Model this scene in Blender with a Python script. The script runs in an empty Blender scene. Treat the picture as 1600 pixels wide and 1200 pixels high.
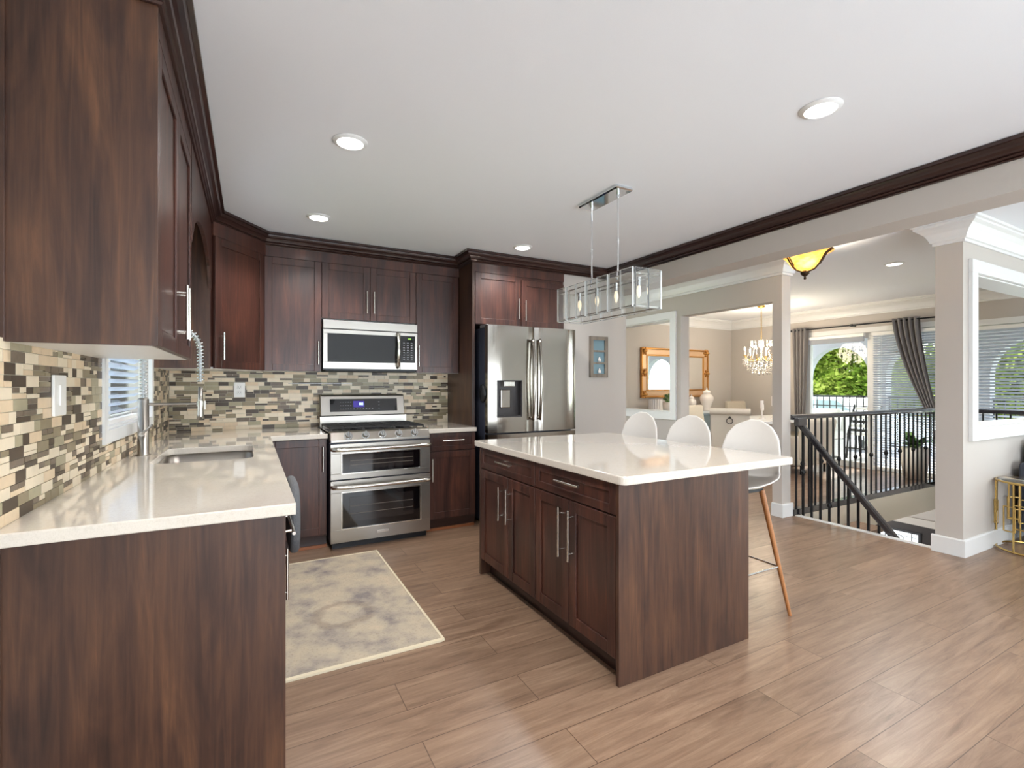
import bpy, bmesh, math, random
from mathutils import Vector, Matrix
random.seed(7)
C = bpy.context.scene.collection
V = Vector
PI = math.pi

# ------------------------------------------------------------------ camera
cam_d = bpy.data.cameras.new('camera'); cam = bpy.data.objects.new('camera', cam_d); C.objects.link(cam)
cam.location = (0, 0, 1.30); cam.rotation_euler = (PI/2, 0, -math.radians(28.35))
cam_d.sensor_width = 36; cam_d.lens = 36*756/1600; cam_d.shift_y = 2/1600
cam_d.clip_start = .02; cam_d.clip_end = 300
bpy.context.scene.camera = cam
# ------------------------------------------------------------------ world and lights
w = bpy.data.worlds.new('sky'); bpy.context.scene.world = w; w.use_nodes = True
nt = w.node_tree; bg = nt.nodes['Background']
sky = nt.nodes.new('ShaderNodeTexSky'); sky.sky_type = 'HOSEK_WILKIE'; sky.turbidity = 4
sky.sun_direction = V((.85, .12, .47)).normalized(); sky.ground_albedo = .4
mixn = nt.nodes.new('ShaderNodeMix'); mixn.data_type = 'RGBA'; mixn.inputs[0].default_value = .45
nt.links.new(sky.outputs[0], mixn.inputs[6]); mixn.inputs[7].default_value = (.9, .95, 1, 1)
nt.links.new(mixn.outputs[2], bg.inputs[0]); bg.inputs[1].default_value = 8.0
sun_d = bpy.data.lights.new('sun', 'SUN'); sun = bpy.data.objects.new('sun', sun_d); C.objects.link(sun)
sun_d.energy = 7.0; sun_d.angle = .02; sun_d.color = (1, .96, .88)
sun.rotation_euler = V((-.85, -.12, -.47)).to_track_quat('-Z', 'Y').to_euler()

def area(name, loc, aim, sx, sy, power, col=(1, 1, 1)):
    d = bpy.data.lights.new(name, 'AREA'); d.shape = 'RECTANGLE'; d.size = sx; d.size_y = sy
    d.energy = power; d.color = col
    o = bpy.data.objects.new(name, d); C.objects.link(o); o.location = loc
    o.rotation_euler = (V(aim)).to_track_quat('-Z', 'Z').to_euler(); return o
area('rear_fill_light', (2.2, -2.9, 1.45), (0, 1, .45), 5.0, 2.2, 215, (.80, .91, 1))  # added out-of-view area fill; the rear wall itself has no window
area('side_fill_light', (8.33, -.9, 1.35), (-1, 0, .30), 3.2, 2.1, 58, (.80, .91, 1))  # unseen fill added just inside the front room glazing
vs = bpy.context.scene.view_settings
bpy.context.scene.display_settings.display_device = 'sRGB'
vs.view_transform = 'Standard'; vs.look = 'None'; vs.exposure = 0.78; vs.gamma = 1; vs.use_curve_mapping = False

# ------------------------------------------------------------------ materials
def lin(r, g, b):
    f = lambda c: (c/255/12.92) if c/255 <= .04045 else ((c/255+.055)/1.055)**2.4
    return (f(r), f(g), f(b), 1)
def mat(name, col, rough=.5, metal=0, coat=0, trans=0, emis=None, es=0, ior=None, noise=0, bump=0, nscale=40, spec=None):
    m = bpy.data.materials.new(name); m.use_nodes = True; n = m.node_tree.nodes; L = m.node_tree.links
    b = n['Principled BSDF']; b.inputs['Base Color'].default_value = col; b.inputs['Roughness'].default_value = rough
    b.inputs['Metallic'].default_value = metal; b.inputs['Coat Weight'].default_value = coat; b.inputs['Coat Roughness'].default_value = .08
    b.inputs['Transmission Weight'].default_value = trans
    if spec is not None: b.inputs['Specular IOR Level'].default_value = spec
    if ior: b.inputs['IOR'].default_value = ior
    if emis: b.inputs['Emission Color'].default_value = emis; b.inputs['Emission Strength'].default_value = es
    tc = n.new('ShaderNodeTexCoord'); no = n.new('ShaderNodeTexNoise'); no.inputs['Scale'].default_value = nscale; no.inputs['Detail'].default_value = 4
    L.new(tc.outputs['Object'], no.inputs['Vector'])
    mx = n.new('ShaderNodeMix'); mx.data_type = 'RGBA'; mx.blend_type = 'MULTIPLY'; mx.inputs[0].default_value = noise or .05
    mx.inputs[6].default_value = col; L.new(no.outputs['Fac'], mx.inputs[7]); 
    br = n.new('ShaderNodeBrightContrast'); br.inputs[1].default_value = .0
    rm = n.new('ShaderNodeMapRange'); rm.inputs[3].default_value = .5; rm.inputs[4].default_value = 1.3; L.new(no.outputs['Fac'], rm.inputs[0])
    L.new(rm.outputs[0], mx.inputs[7]); L.new(mx.outputs[2], b.inputs['Base Color'])
    if bump:
        bp = n.new('ShaderNodeBump'); bp.inputs['Strength'].default_value = bump; bp.inputs['Distance'].default_value = .01
        L.new(no.outputs['Fac'], bp.inputs['Height']); L.new(bp.outputs[0], b.inputs['Normal'])
    return m
def ramp(n, stops):
    r = n.new('ShaderNodeValToRGB'); e = r.color_ramp.elements
    while len(e) < len(stops): e.new(.5)
    for k, (p, c) in enumerate(stops): e[k].position = p; e[k].color = c
    return r
def wood(name, stops, rough=.25, coat=.25, sc=(14, 14, 1.0), big=(2.6, 2.6, .45), board=0):
    m = bpy.data.materials.new(name); m.use_nodes = True; n = m.node_tree.nodes; L = m.node_tree.links; b = n['Principled BSDF']
    tc = n.new('ShaderNodeTexCoord'); mp = n.new('ShaderNodeMapping'); mp.inputs['Scale'].default_value = sc
    L.new(tc.outputs['Object'], mp.inputs[0])
    a = n.new('ShaderNodeTexNoise'); a.inputs['Scale'].default_value = 2.5; a.inputs['Detail'].default_value = 9; a.inputs['Roughness'].default_value = .62; a.inputs['Distortion'].default_value = .9
    L.new(mp.outputs[0], a.inputs['Vector'])
    mp2 = n.new('ShaderNodeMapping'); mp2.inputs['Scale'].default_value = big; L.new(tc.outputs['Object'], mp2.inputs[0])
    c = n.new('ShaderNodeTexNoise'); c.inputs['Scale'].default_value = 2.2; c.inputs['Detail'].default_value = 5; c.inputs['Distortion'].default_value = 1.6
    L.new(mp2.outputs[0], c.inputs['Vector'])
    mx = n.new('ShaderNodeMix'); mx.data_type = 'FLOAT'; mx.inputs[0].default_value = .55
    L.new(a.outputs['Fac'], mx.inputs[2]); L.new(c.outputs['Fac'], mx.inputs[3])
    r = ramp(n, stops); L.new(mx.outputs[0], r.inputs[0])
    L.new(r.outputs[0], b.inputs['Base Color']); b.inputs['Roughness'].default_value = rough
    b.inputs['Coat Weight'].default_value = coat; b.inputs['Coat Roughness'].default_value = .12
    bp = n.new('ShaderNodeBump'); bp.inputs['Strength'].default_value = .06; bp.inputs['Distance'].default_value = .01
    L.new(a.outputs['Fac'], bp.inputs['Height']); L.new(bp.outputs[0], b.inputs['Normal'])
    return m
CH = wood('cherry_veneer', [(.34, lin(42, 25, 22)), (.46, lin(62, 37, 31)), (.56, lin(78, 46, 37)), (.68, lin(104, 62, 46))], .36, .08, (18, 18, .8))
CHP = wood('cherry_end_panel', [(.34, lin(44, 28, 22)), (.46, lin(64, 41, 31)), (.56, lin(79, 52, 37)), (.68, lin(104, 69, 47))], .36, .08, (20, 20, .9), (3.2, 3.2, .6))
CHD = wood('dark_moulding_wood', [(.3, lin(38, 24, 22)), (.6, lin(58, 36, 31)), (.8, lin(76, 47, 37))], .28, .2, (1.2, 1.2, 16), (1, 1, 6))
BLK = mat('black_void', lin(12, 10, 10), .8)
OAK = wood('stool_leg_wood', [(.3, lin(140, 88, 48)), (.7, lin(190, 128, 76))], .4, .1)
def steel(name, col, rough, sc):
    m = bpy.data.materials.new(name); m.use_nodes = True; n = m.node_tree.nodes; L = m.node_tree.links; b = n['Principled BSDF']
    b.inputs['Base Color'].default_value = col; b.inputs['Metallic'].default_value = 1
    tc = n.new('ShaderNodeTexCoord'); mp = n.new('ShaderNodeMapping'); mp.inputs['Scale'].default_value = sc
    no = n.new('ShaderNodeTexNoise'); no.inputs['Scale'].default_value = 60; no.inputs['Detail'].default_value = 3
    L.new(tc.outputs['Object'], mp.inputs[0]); L.new(mp.outputs[0], no.inputs['Vector'])
    rm = n.new('ShaderNodeMapRange'); rm.inputs[3].default_value = rough*.995; rm.inputs[4].default_value = rough*1.005
    L.new(no.outputs['Fac'], rm.inputs[0]); L.new(rm.outputs[0], b.inputs['Roughness'])
    return m
SS = steel('brushed_stainless', lin(172, 166, 158), .30, (.3, .3, 8))
SSV = steel('fridge_stainless', lin(160, 153, 144), .14, (8, 8, .2))
NI = mat('satin_nickel', lin(222, 218, 210), .22, 1)
CHR = mat('chrome', lin(225, 228, 230), .06, 1)
BG = mat('black_glass', lin(10, 10, 13), .04, 0, .6)
BPL = mat('black_plastic', lin(22, 23, 27), .35)
FSD = mat('fridge_side_grey', lin(64, 68, 82), .4, .3)
GRT = mat('cast_iron', lin(22, 21, 21), .55)
OVN = mat('oven_window', lin(38, 33, 32), .05, 0, .5)
MWW = mat('microwave_window', lin(92, 88, 84), .15, 0, .3)
WALL = mat('greige_wall_paint', lin(192, 184, 176), .75, bump=.02, nscale=300)
WALLW = mat('white_wall_paint', lin(226, 226, 224), .7)
CEIL = mat('ceiling_paint', lin(236, 238, 242), .8, bump=.05, nscale=250)
TRIM = mat('white_trim_paint', lin(226, 225, 223), .35)
BLKM = mat('black_iron', lin(16, 18, 22), .35, .2)
RAILW = mat('dark_rail_wood', lin(40, 38, 42), .25, 0, 1.0)
WHT = mat('white_plastic', lin(238, 236, 232), .35)
STW = mat('stool_white', lin(224, 219, 213), .4)
GREY = mat('grey_towel', lin(92, 92, 94), .9, bump=.4, nscale=200)
SOFA = mat('charcoal_upholstery', lin(66, 70, 80), .85, bump=.2, nscale=300)
GOLD = mat('gold_metal', lin(198, 168, 104), .25, 1)
GILT = mat('gilt_frame', lin(196, 140, 74), .35, .7, bump=.5, nscale=60)
GILTL = mat('pale_gilt', lin(214, 178, 142), .45, .3)
MIR = mat('mirror_glass', (.9, .92, .93, 1), .01, 1)
CURT = mat('grey_curtain', lin(132, 126, 124), .8, bump=.1, nscale=200)
CREAM = mat('cream_upholstery', lin(226, 216, 200), .8)
CREAMD = mat('tweed_upholstery', lin(196, 184, 166), .9, noise=.6, nscale=160)
BRZ = mat('bronze', lin(60, 44, 30), .4, .8)
BRASS = mat('brass', lin(196, 160, 80), .3, 1)
CER = mat('white_ceramic', lin(240, 232, 226), .15, 0, .4)
LEAF = mat('leaf', lin(70, 120, 52), .5, noise=.5, nscale=12)
GROUT = mat('grout', lin(206, 198, 180), .9)
TM = [mat('tile_cream_stone', lin(232, 216, 190), .32, noise=.25, nscale=22, spec=.25), mat('tile_taupe_glass', lin(144, 130, 104), .32, noise=.3, spec=.25),
      mat('tile_dark_glass', lin(76, 62, 48), .32, noise=.4, spec=.25), mat('tile_olive_glass', lin(170, 160, 132), .32, noise=.3, spec=.25),
      mat('tile_ivory_stone', lin(224, 200, 168), .32, noise=.3, nscale=30, spec=.25), mat('tile_emperador', lin(120, 104, 88), .32, noise=.8, nscale=70, spec=.25)]
def glass(name, tint=(1, 1, 1, 1), rough=0, shadow=True):
    m = bpy.data.materials.new(name); m.use_nodes = True; n = m.node_tree.nodes; L = m.node_tree.links
    b = n['Principled BSDF']; b.inputs['Base Color'].default_value = tint; b.inputs['Transmission Weight'].default_value = .86
    b.inputs['Roughness'].default_value = rough; b.inputs['IOR'].default_value = 1.45
    no = n.new('ShaderNodeTexNoise'); no.inputs['Scale'].default_value = 30
    bp = n.new('ShaderNodeBump'); bp.inputs['Strength'].default_value = .01; L.new(no.outputs['Fac'], bp.inputs['Height']); L.new(bp.outputs[0], b.inputs['Normal'])
    return m
GLS = glass('crystal_glass', (.97, .99, .985, 1))
GLSE = mat('crystal_edge_glint', lin(246, 250, 250), .12, 0, .5, trans=.35)  # whitened panel edges: glint of bevels catching light, put into the colour
GLS.node_tree.nodes['Principled BSDF'].inputs['Transmission Weight'].default_value = .95
# thin window pane: mostly clear with a surface reflection
PANE = bpy.data.materials.new('window_pane'); PANE.use_nodes = True
n_ = PANE.node_tree.nodes; L_ = PANE.node_tree.links; n_.remove(n_['Principled BSDF'])
tr = n_.new('ShaderNodeBsdfTransparent'); tr.inputs[0].default_value = (.95, .97, .96, 1); gl = n_.new('ShaderNodeBsdfGlossy'); gl.inputs['Roughness'].default_value = .02
fr = n_.new('ShaderNodeFresnel'); fr.inputs[0].default_value = 1.3; mxs = n_.new('ShaderNodeMixShader')
L_.new(fr.outputs[0], mxs.inputs[0]); L_.new(tr.outputs[0], mxs.inputs[1]); L_.new(gl.outputs[0], mxs.inputs[2]); L_.new(mxs.outputs[0], n_['Material Output'].inputs[0])

def quartz():
    m = bpy.data.materials.new('white_quartz'); m.use_nodes = True; n = m.node_tree.nodes; L = m.node_tree.links; b = n['Principled BSDF']
    tc = n.new('ShaderNodeTexCoord'); vo = n.new('ShaderNodeTexVoronoi'); vo.inputs['Scale'].default_value = 260; L.new(tc.outputs['Object'], vo.inputs['Vector'])
    no = n.new('ShaderNodeTexNoise'); no.inputs['Scale'].default_value = 90; no.inputs['Detail'].default_value = 6; L.new(tc.outputs['Object'], no.inputs['Vector'])
    r = ramp(n, [(.0, lin(180, 172, 160)), (.12, lin(212, 203, 191)), (.6, lin(219, 210, 198))]); L.new(vo.outputs['Distance'], r.inputs[0])
    r2 = ramp(n, [(.30, (.93, .92, .90, 1)), (.5, (1, 1, 1, 1))]); L.new(no.outputs['Fac'], r2.inputs[0])
    mx = n.new('ShaderNodeMix'); mx.data_type = 'RGBA'; mx.blend_type = 'MULTIPLY'; mx.inputs[0].default_value = .8
    L.new(r.outputs[0], mx.inputs[6]); L.new(r2.outputs[0], mx.inputs[7]); L.new(mx.outputs[2], b.inputs['Base Color'])
    b.inputs['Roughness'].default_value = .07; b.inputs['Coat Weight'].default_value = .5; b.inputs['Coat Roughness'].default_value = .03
    return m
QZ = quartz()
def planks():
    m = bpy.data.materials.new('oak_laminate_planks'); m.use_nodes = True; n = m.node_tree.nodes; L = m.node_tree.links; b = n['Principled BSDF']
    tc = n.new('ShaderNodeTexCoord'); mp = n.new('ShaderNodeMapping'); mp.inputs['Location'].default_value = (.3, .028, 0); L.new(tc.outputs['Object'], mp.inputs[0])
    br = n.new('ShaderNodeTexBrick'); br.offset = .37; br.offset_frequency = 2; br.squash = 1
    br.inputs['Color1'].default_value = (0, 0, 0, 1); br.inputs['Color2'].default_value = (1, 1, 1, 1); br.inputs['Mortar'].default_value = (.5, .5, .5, 1)
    br.inputs['Scale'].default_value = 1; br.inputs['Brick Width'].default_value = 1.35; br.inputs['Row Height'].default_value = .193
    br.inputs['Mortar Size'].default_value = .0016; br.inputs['Mortar Smooth'].default_value = .1; L.new(mp.outputs[0], br.inputs['Vector'])
    # grain is shifted from plank to plank
    sx = n.new('ShaderNodeSeparateXYZ'); L.new(mp.outputs[0], sx.inputs[0])
    ad = n.new('ShaderNodeMath'); ad.operation = 'MULTIPLY_ADD'; ad.inputs[1].default_value = 9.0; L.new(br.outputs['Color'], ad.inputs[0]); L.new(sx.outputs[2], ad.inputs[2])
    cx = n.new('ShaderNodeCombineXYZ'); L.new(sx.outputs[0], cx.inputs[0]); L.new(sx.outputs[1], cx.inputs[1]); L.new(ad.outputs[0], cx.inputs[2])
    m2 = n.new('ShaderNodeMapping'); m2.inputs['Scale'].default_value = (1.3, 15, 1); L.new(cx.outputs[0], m2.inputs[0])
    g = n.new('ShaderNodeTexNoise'); g.inputs['Scale'].default_value = 1.6; g.inputs['Detail'].default_value = 13; g.inputs['Roughness'].default_value = .74; g.inputs['Distortion'].default_value = .7
    L.new(m2.outputs[0], g.inputs['Vector'])
    m3 = n.new('ShaderNodeMapping'); m3.inputs['Scale'].default_value = (.7, 4, 1); L.new(cx.outputs[0], m3.inputs[0])
    k = n.new('ShaderNodeTexNoise'); k.inputs['Scale'].default_value = 2.2; k.inputs['Detail'].default_value = 4; k.inputs['Distortion'].default_value = 1.5; L.new(m3.outputs[0], k.inputs['Vector'])
    r = ramp(n, [(.30, lin(100, 77, 61)), (.42, lin(126, 100, 81)), (.55, lin(142, 115, 94)), (.72, lin(160, 134, 111))]); L.new(g.outputs['Fac'], r.inputs[0])
    r2 = ramp(n, [(.28, (.74, .70, .68, 1)), (.42, (.97, .96, .95, 1)), (.7, (1.04, 1.03, 1.02, 1))]); L.new(k.outputs['Fac'], r2.inputs[0])
    mx = n.new('ShaderNodeMix'); mx.data_type = 'RGBA'; mx.blend_type = 'MULTIPLY'; mx.inputs[0].default_value = 1
    L.new(r.outputs[0], mx.inputs[6]); L.new(r2.outputs[0], mx.inputs[7])
    pr = n.new('ShaderNodeMapRange'); pr.inputs[3].default_value = .90; pr.inputs[4].default_value = 1.06; L.new(br.outputs['Color'], pr.inputs[0])
    mx2 = n.new('ShaderNodeMix'); mx2.data_type = 'RGBA'; mx2.blend_type = 'MULTIPLY'; mx2.inputs[0].default_value = 1; L.new(mx.outputs[2], mx2.inputs[6]); L.new(pr.outputs[0], mx2.inputs[7])
    mx3 = n.new('ShaderNodeMix'); mx3.data_type = 'RGBA'; L.new(br.outputs['Fac'], mx3.inputs[0]); L.new(mx2.outputs[2], mx3.inputs[6]); mx3.inputs[7].default_value = lin(84, 62, 48)
    L.new(mx3.outputs[2], b.inputs['Base Color'])
    rr = n.new('ShaderNodeMapRange'); rr.inputs[3].default_value = .36; rr.inputs[4].default_value = .27; L.new(g.outputs['Fac'], rr.inputs[0]); L.new(rr.outputs[0], b.inputs['Roughness'])
    bp = n.new('ShaderNodeBump'); bp.inputs['Strength'].default_value = .12; bp.inputs['Distance'].default_value = .004; L.new(g.outputs['Fac'], bp.inputs['Height']); L.new(bp.outputs[0], b.inputs['Normal'])
    return m
FLR = planks()
def rugm():
    m = bpy.data.materials.new('faded_rug'); m.use_nodes = True; n = m.node_tree.nodes; L = m.node_tree.links; b = n['Principled BSDF']
    tc = n.new('ShaderNodeTexCoord')
    a = n.new('ShaderNodeTexNoise'); a.inputs['Scale'].default_value = 5.0; a.inputs['Detail'].default_value = 8; a.inputs['Roughness'].default_value = .6; L.new(tc.outputs['Object'], a.inputs['Vector'])
    r = ramp(n, [(.33, lin(128, 119, 116)), (.42, lin(156, 144, 132)), (.52, lin(176, 162, 142)), (.68, lin(190, 172, 148))]); L.new(a.outputs['Fac'], r.inputs[0])
    # medallion ring of darker blotches
    mp = n.new('ShaderNodeMapping'); mp.inputs['Location'].default_value = (-.33, -.52, 0); L.new(tc.outputs['Object'], mp.inputs[0])
    ns = n.new('ShaderNodeTexNoise'); ns.inputs['Scale'].default_value = 14; L.new(tc.outputs['Object'], ns.inputs['Vector'])
    ln = n.new('ShaderNodeVectorMath'); ln.operation = 'LENGTH'; L.new(mp.outputs[0], ln.inputs[0])
    sm = n.new('ShaderNodeMath'); sm.operation = 'MULTIPLY_ADD'; sm.inputs[1].default_value = .10; L.new(ns.outputs['Fac'], sm.inputs[0]); L.new(ln.outputs['Value'], sm.inputs[2])
    rr = ramp(n, [(.150, (1, 1, 1, 1)), (.185, (.72, .70, .72, 1)), (.205, (.75, .73, .75, 1)), (.235, (1, 1, 1, 1))]); L.new(sm.outputs[0], rr.inputs[0])
    mx = n.new('ShaderNodeMix'); mx.data_type = 'RGBA'; mx.blend_type = 'MULTIPLY'; mx.inputs[0].default_value = 1; L.new(r.outputs[0], mx.inputs[6]); L.new(rr.outputs[0], mx.inputs[7])
    f = n.new('ShaderNodeTexNoise'); f.inputs['Scale'].default_value = 90; f.inputs['Detail'].default_value = 3; L.new(tc.outputs['Object'], f.inputs['Vector'])
    r3 = ramp(n, [(.32, (.75, .72, .7, 1)), (.45, (1, 1, 1, 1))]); L.new(f.outputs['Fac'], r3.inputs[0])
    mx2 = n.new('ShaderNodeMix'); mx2.data_type = 'RGBA'; mx2.blend_type = 'MULTIPLY'; mx2.inputs[0].default_value = .7; L.new(mx.outputs[2], mx2.inputs[6]); L.new(r3.outputs[0], mx2.inputs[7])
    L.new(mx2.outputs[2], b.inputs['Base Color']); b.inputs['Roughness'].default_value = .95
    bp = n.new('ShaderNodeBump'); bp.inputs['Strength'].default_value = .5; bp.inputs['Distance'].default_value = .004; L.new(f.outputs['Fac'], bp.inputs['Height']); L.new(bp.outputs[0], b.inputs['Normal'])
    return m
RUG = rugm()
def emit(name, col, s):
    return mat(name, (0.02, .02, .02, 1), .5, emis=col, es=s)
LAMPE = emit('lamp_lens', (1, .97, .92, 1), 9)
BULB = emit('warm_bulb', (1, .78, .5, 1), 12)

# ------------------------------------------------------------------ mesh builder
class MB:
    def __init__(s, T=None): s.v = []; s.f = []; s.m = []; s.s = []; s.T = T
    def add(s, vs, fs, m=0, sm=False):
        k = len(s.v)
        s.v += [(s.T @ V(p)) if s.T else V(p) for p in vs]
        for f in fs: s.f.append([k+i for i in f]); s.m.append(m); s.s.append(sm)
        return s
    def box(s, x0, x1, y0, y1, z0, z1, m=0):
        p = [(x, y, z) for x in (x0, x1) for y in (y0, y1) for z in (z0, z1)]
        return s.add(p, [(0, 1, 3, 2), (4, 6, 7, 5), (0, 4, 5, 1), (2, 3, 7, 6), (0, 2, 6, 4), (1, 5, 7, 3)], m)
    def edge(s, idx):
        for i in idx: s.m[i] = 1
        return s
    def tube(s, pts, r, n=10, m=0, cap=True, closed=False, sx=1.0):
        pts = [V(p) for p in pts]; N = len(pts); rs = r if isinstance(r, (list, tuple)) else [r]*N
        rings = []; up = V((0, 0, 1))
        for i, p in enumerate(pts):
            a = pts[(i-1) % N] if (closed or i > 0) else p; b = pts[(i+1) % N] if (closed or i < N-1) else p
            t = (b-a).normalized()
            if i == 0:
                u = t.cross(up)
                if u.length < .01: u = t.cross(V((1, 0, 0)))
                u.normalize()
            else:
                u = (u - t*u.dot(t)).normalized()
            w2 = t.cross(u)
            rings.append([p + (u*math.cos(2*PI*k/n)*sx + w2*math.sin(2*PI*k/n))*rs[i] for k in range(n)])
        vs = [q for R in rings for q in R]; fs = []
        for i in range(N if closed else N-1):
            j = (i+1) % N
            for k in range(n): fs.append((i*n+k, i*n+(k+1) % n, j*n+(k+1) % n, j*n+k))
        s.add(vs, fs, m, True)
        if cap and not closed: s.add(rings[0], [tuple(range(n))[::-1]], m); s.add(rings[-1], [tuple(range(n))], m)
        return s
    def cyl(s, a, b, r, r2=None, n=16, m=0): return s.tube([a, b], [r, r if r2 is None else r2], n, m)
    def lathe(s, prof, c=(0, 0, 0), n=24, m=0, sm=True):
        vs = []; fs = []
        for r, z in prof:
            for k in range(n): a = 2*PI*k/n; vs.append((c[0]+r*math.cos(a), c[1]+r*math.sin(a), c[2]+z))
        for i in range(len(prof)-1):
            for k in range(n): fs.append((i*n+k, i*n+(k+1) % n, (i+1)*n+(k+1) % n, (i+1)*n+k))
        return s.add(vs, fs, m, sm)
    def ball(s, c, r, m=0, n=12, sz=1.0):
        return s.lathe([(max(1e-4, r*math.sin(PI*i/8)), -r*sz*math.cos(PI*i/8)) for i in range(9)], c, n, m)
    def prism(s, poly, z0, z1, m=0):       # poly in xy
        k = len(poly)
        return s.add([(x, y, z0) for x, y in poly]+[(x, y, z1) for x, y in poly],
                     [tuple(range(k))[::-1], tuple(range(k, 2*k))]+[(i, (i+1) % k, k+(i+1) % k, k+i) for i in range(k)], m)
    def prismx(s, poly, x0, x1, m=0):      # poly in yz
        k = len(poly)
        return s.add([(x0, y, z) for y, z in poly]+[(x1, y, z) for y, z in poly],
                     [tuple(range(k))[::-1], tuple(range(k, 2*k))]+[(i, (i+1) % k, k+(i+1) % k, k+i) for i in range(k)], m)
    def prismy(s, poly, y0, y1, m=0):      # poly in xz
        k = len(poly)
        return s.add([(x, y0, z) for x, z in poly]+[(x, y1, z) for x, z in poly],
                     [tuple(range(k)), tuple(range(k, 2*k))[::-1]]+[(i, k+i, k+(i+1) % k, (i+1) % k) for i in range(k)], m)
    def grid(s, fn, nu, nv, m=0):
        vs = [fn(i/nu, j/nv) for j in range(nv+1) for i in range(nu+1)]
        fs = [(j*(nu+1)+i, j*(nu+1)+i+1, (j+1)*(nu+1)+i+1, (j+1)*(nu+1)+i) for j in range(nv) for i in range(nu)]
        return s.add(vs, fs, m, True)
    def build(s, name, mats, parent=None, bev=0, seg=2, label=None, solid=0, sub=0):
        if not isinstance(mats, (list, tuple)): mats = [mats]
        me = bpy.data.meshes.new(name); off = V((0, 0, 0)); q = parent
        while q is not None: off += q.location; q = q.parent
        if parent is None and s.v and name not in NOORIGIN:
            off = V((sum(p.x for p in s.v)/len(s.v), sum(p.y for p in s.v)/len(s.v), min(p.z for p in s.v)))
        me.from_pydata([p-off for p in s.v], [], s.f)
        for m in mats: me.materials.append(m)
        for p, mi, sm in zip(me.polygons, s.m, s.s): p.material_index = mi; p.use_smooth = sm
        bm = bmesh.new(); bm.from_mesh(me); bmesh.ops.recalc_face_normals(bm, faces=bm.faces); bm.to_mesh(me); bm.free()
        o = bpy.data.objects.new(name, me); C.objects.link(o)
        if parent is not None: o.parent = parent
        else: o.location = off
        if solid: d = o.modifiers.new('solid', 'SOLIDIFY'); d.thickness = solid; d.offset = 0
        if sub: d = o.modifiers.new('sub', 'SUBSURF'); d.levels = sub; d.render_levels = sub
        if bev:
            d = o.modifiers.new('bevel', 'BEVEL'); d.width = bev; d.segments = seg; d.limit_method = 'ANGLE'; d.angle_limit = .6
        if label: o['label'] = label
        return o
NOORIGIN = {'floor', 'ceiling'}
def thing(name, loc, label, cat, group=None):
    o = bpy.data.objects.new(name, None); C.objects.link(o); o.location = loc; o.empty_display_size = .1
    return tag(o, label, cat, group)
def tag(o, label, cat, group=None, kind=None):
    o['label'] = label; o['category'] = cat
    if group: o['group'] = group
    if kind: o['kind'] = kind
    return o
def struct(name, mb, m, label=None, **k):
    o = mb.build(name, m, **k); o['kind'] = 'structure'
    if label: o['label'] = label
    return o
def dup(o, loc=None, parent=None, label=None):
    c = o.copy(); C.objects.link(c)
    if parent is not None: c.parent = parent
    if loc is not None: c.location = loc
    if label: c['label'] = label
    for ch in list(o.children): dup(ch, parent=c)
    return c
def rrect(cx, cy, hx, hy, r, n=6):
    P = []
    for sx, sy, a0 in ((1, 1, 0), (-1, 1, 90), (-1, -1, 180), (1, -1, 270)):
        for k in range(n+1):
            a = math.radians(a0+90*k/n); P.append((cx+sx*(hx-r)+r*math.cos(a), cy+sy*(hy-r)+r*math.sin(a)))
    return P
def sweep(path, prof, closed=False):
    """extrude profile (d to the right of travel, z) along an xy path with mitred corners"""
    mb = MB(); P = [V(p) for p in path]; N = len(P); rows = []
    for i, p in enumerate(P):
        d0 = (P[i]-P[i-1]).normalized() if i > 0 else (P[1]-P[0]).normalized()
        d1 = (P[i+1]-P[i]).normalized() if i < N-1 else d0
        n0 = V((d0.y, -d0.x)); n1 = V((d1.y, -d1.x)); b = (n0+n1).normalized(); b = b/max(.2, b.dot(n0))
        rows.append([(p.x+b.x*d, p.y+b.y*d, z) for d, z in prof])
    k = len(prof); vs = [q for r in rows for q in r]; fs = []
    for i in range(N-1):
        for j in range(k): fs.append((i*k+j, i*k+(j+1) % k, (i+1)*k+(j+1) % k, (i+1)*k+j))
    fs += [tuple(range(k)), tuple(range((N-1)*k, N*k))[::-1]]
    return mb.add(vs, fs)

CZ = 2.56    # ceiling height
# ================================================================== STRUCTURE
struct('floor', MB().box(-.8, 4.80, -3.1, 7.0, -.28, 0), FLR)
struct('floor', MB().box(4.80, 7.85, 2.92, 7.0, -.28, 0).box(7.85, 8.5, 1.6, 7.0, -.28, 0), FLR)
struct('floor', MB().box(4.80, 8.5, -3.1, 1.77, -.28, 0), FLR)
struct('ceiling', MB().box(-.8, 8.6, -3.1, 6.6, CZ, CZ+.12), CEIL)
struct('wall_left', MB().box(-.75, -.6, -3.1, 2.86, 0, CZ).box(-.75, -.6, 3.98, 7.0, 0, CZ).box(-.75, -.6, 2.86, 3.98, 0, 1.08).box(-.75, -.6, 2.86, 3.98, 1.98, CZ), WALL)
struct('wall_back', MB().box(-.6, 2.90, 4.83, 4.95, 0, CZ), WALL)
struct('wall_back', MB().box(2.88, 3.73, 4.20, 4.32, 0, CZ), WALL)
struct('wall_back', MB().box(2.88, 3.0, 4.32, 4.83, 0, CZ), WALL)
struct('wall_hall', MB().box(2.9, 4.6, 6.4, 6.52, 0, CZ), WALL)
struct('wall_rear', MB().box(-.75, 8.5, -3.1, -3.0, 0, CZ), WALLW)
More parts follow.
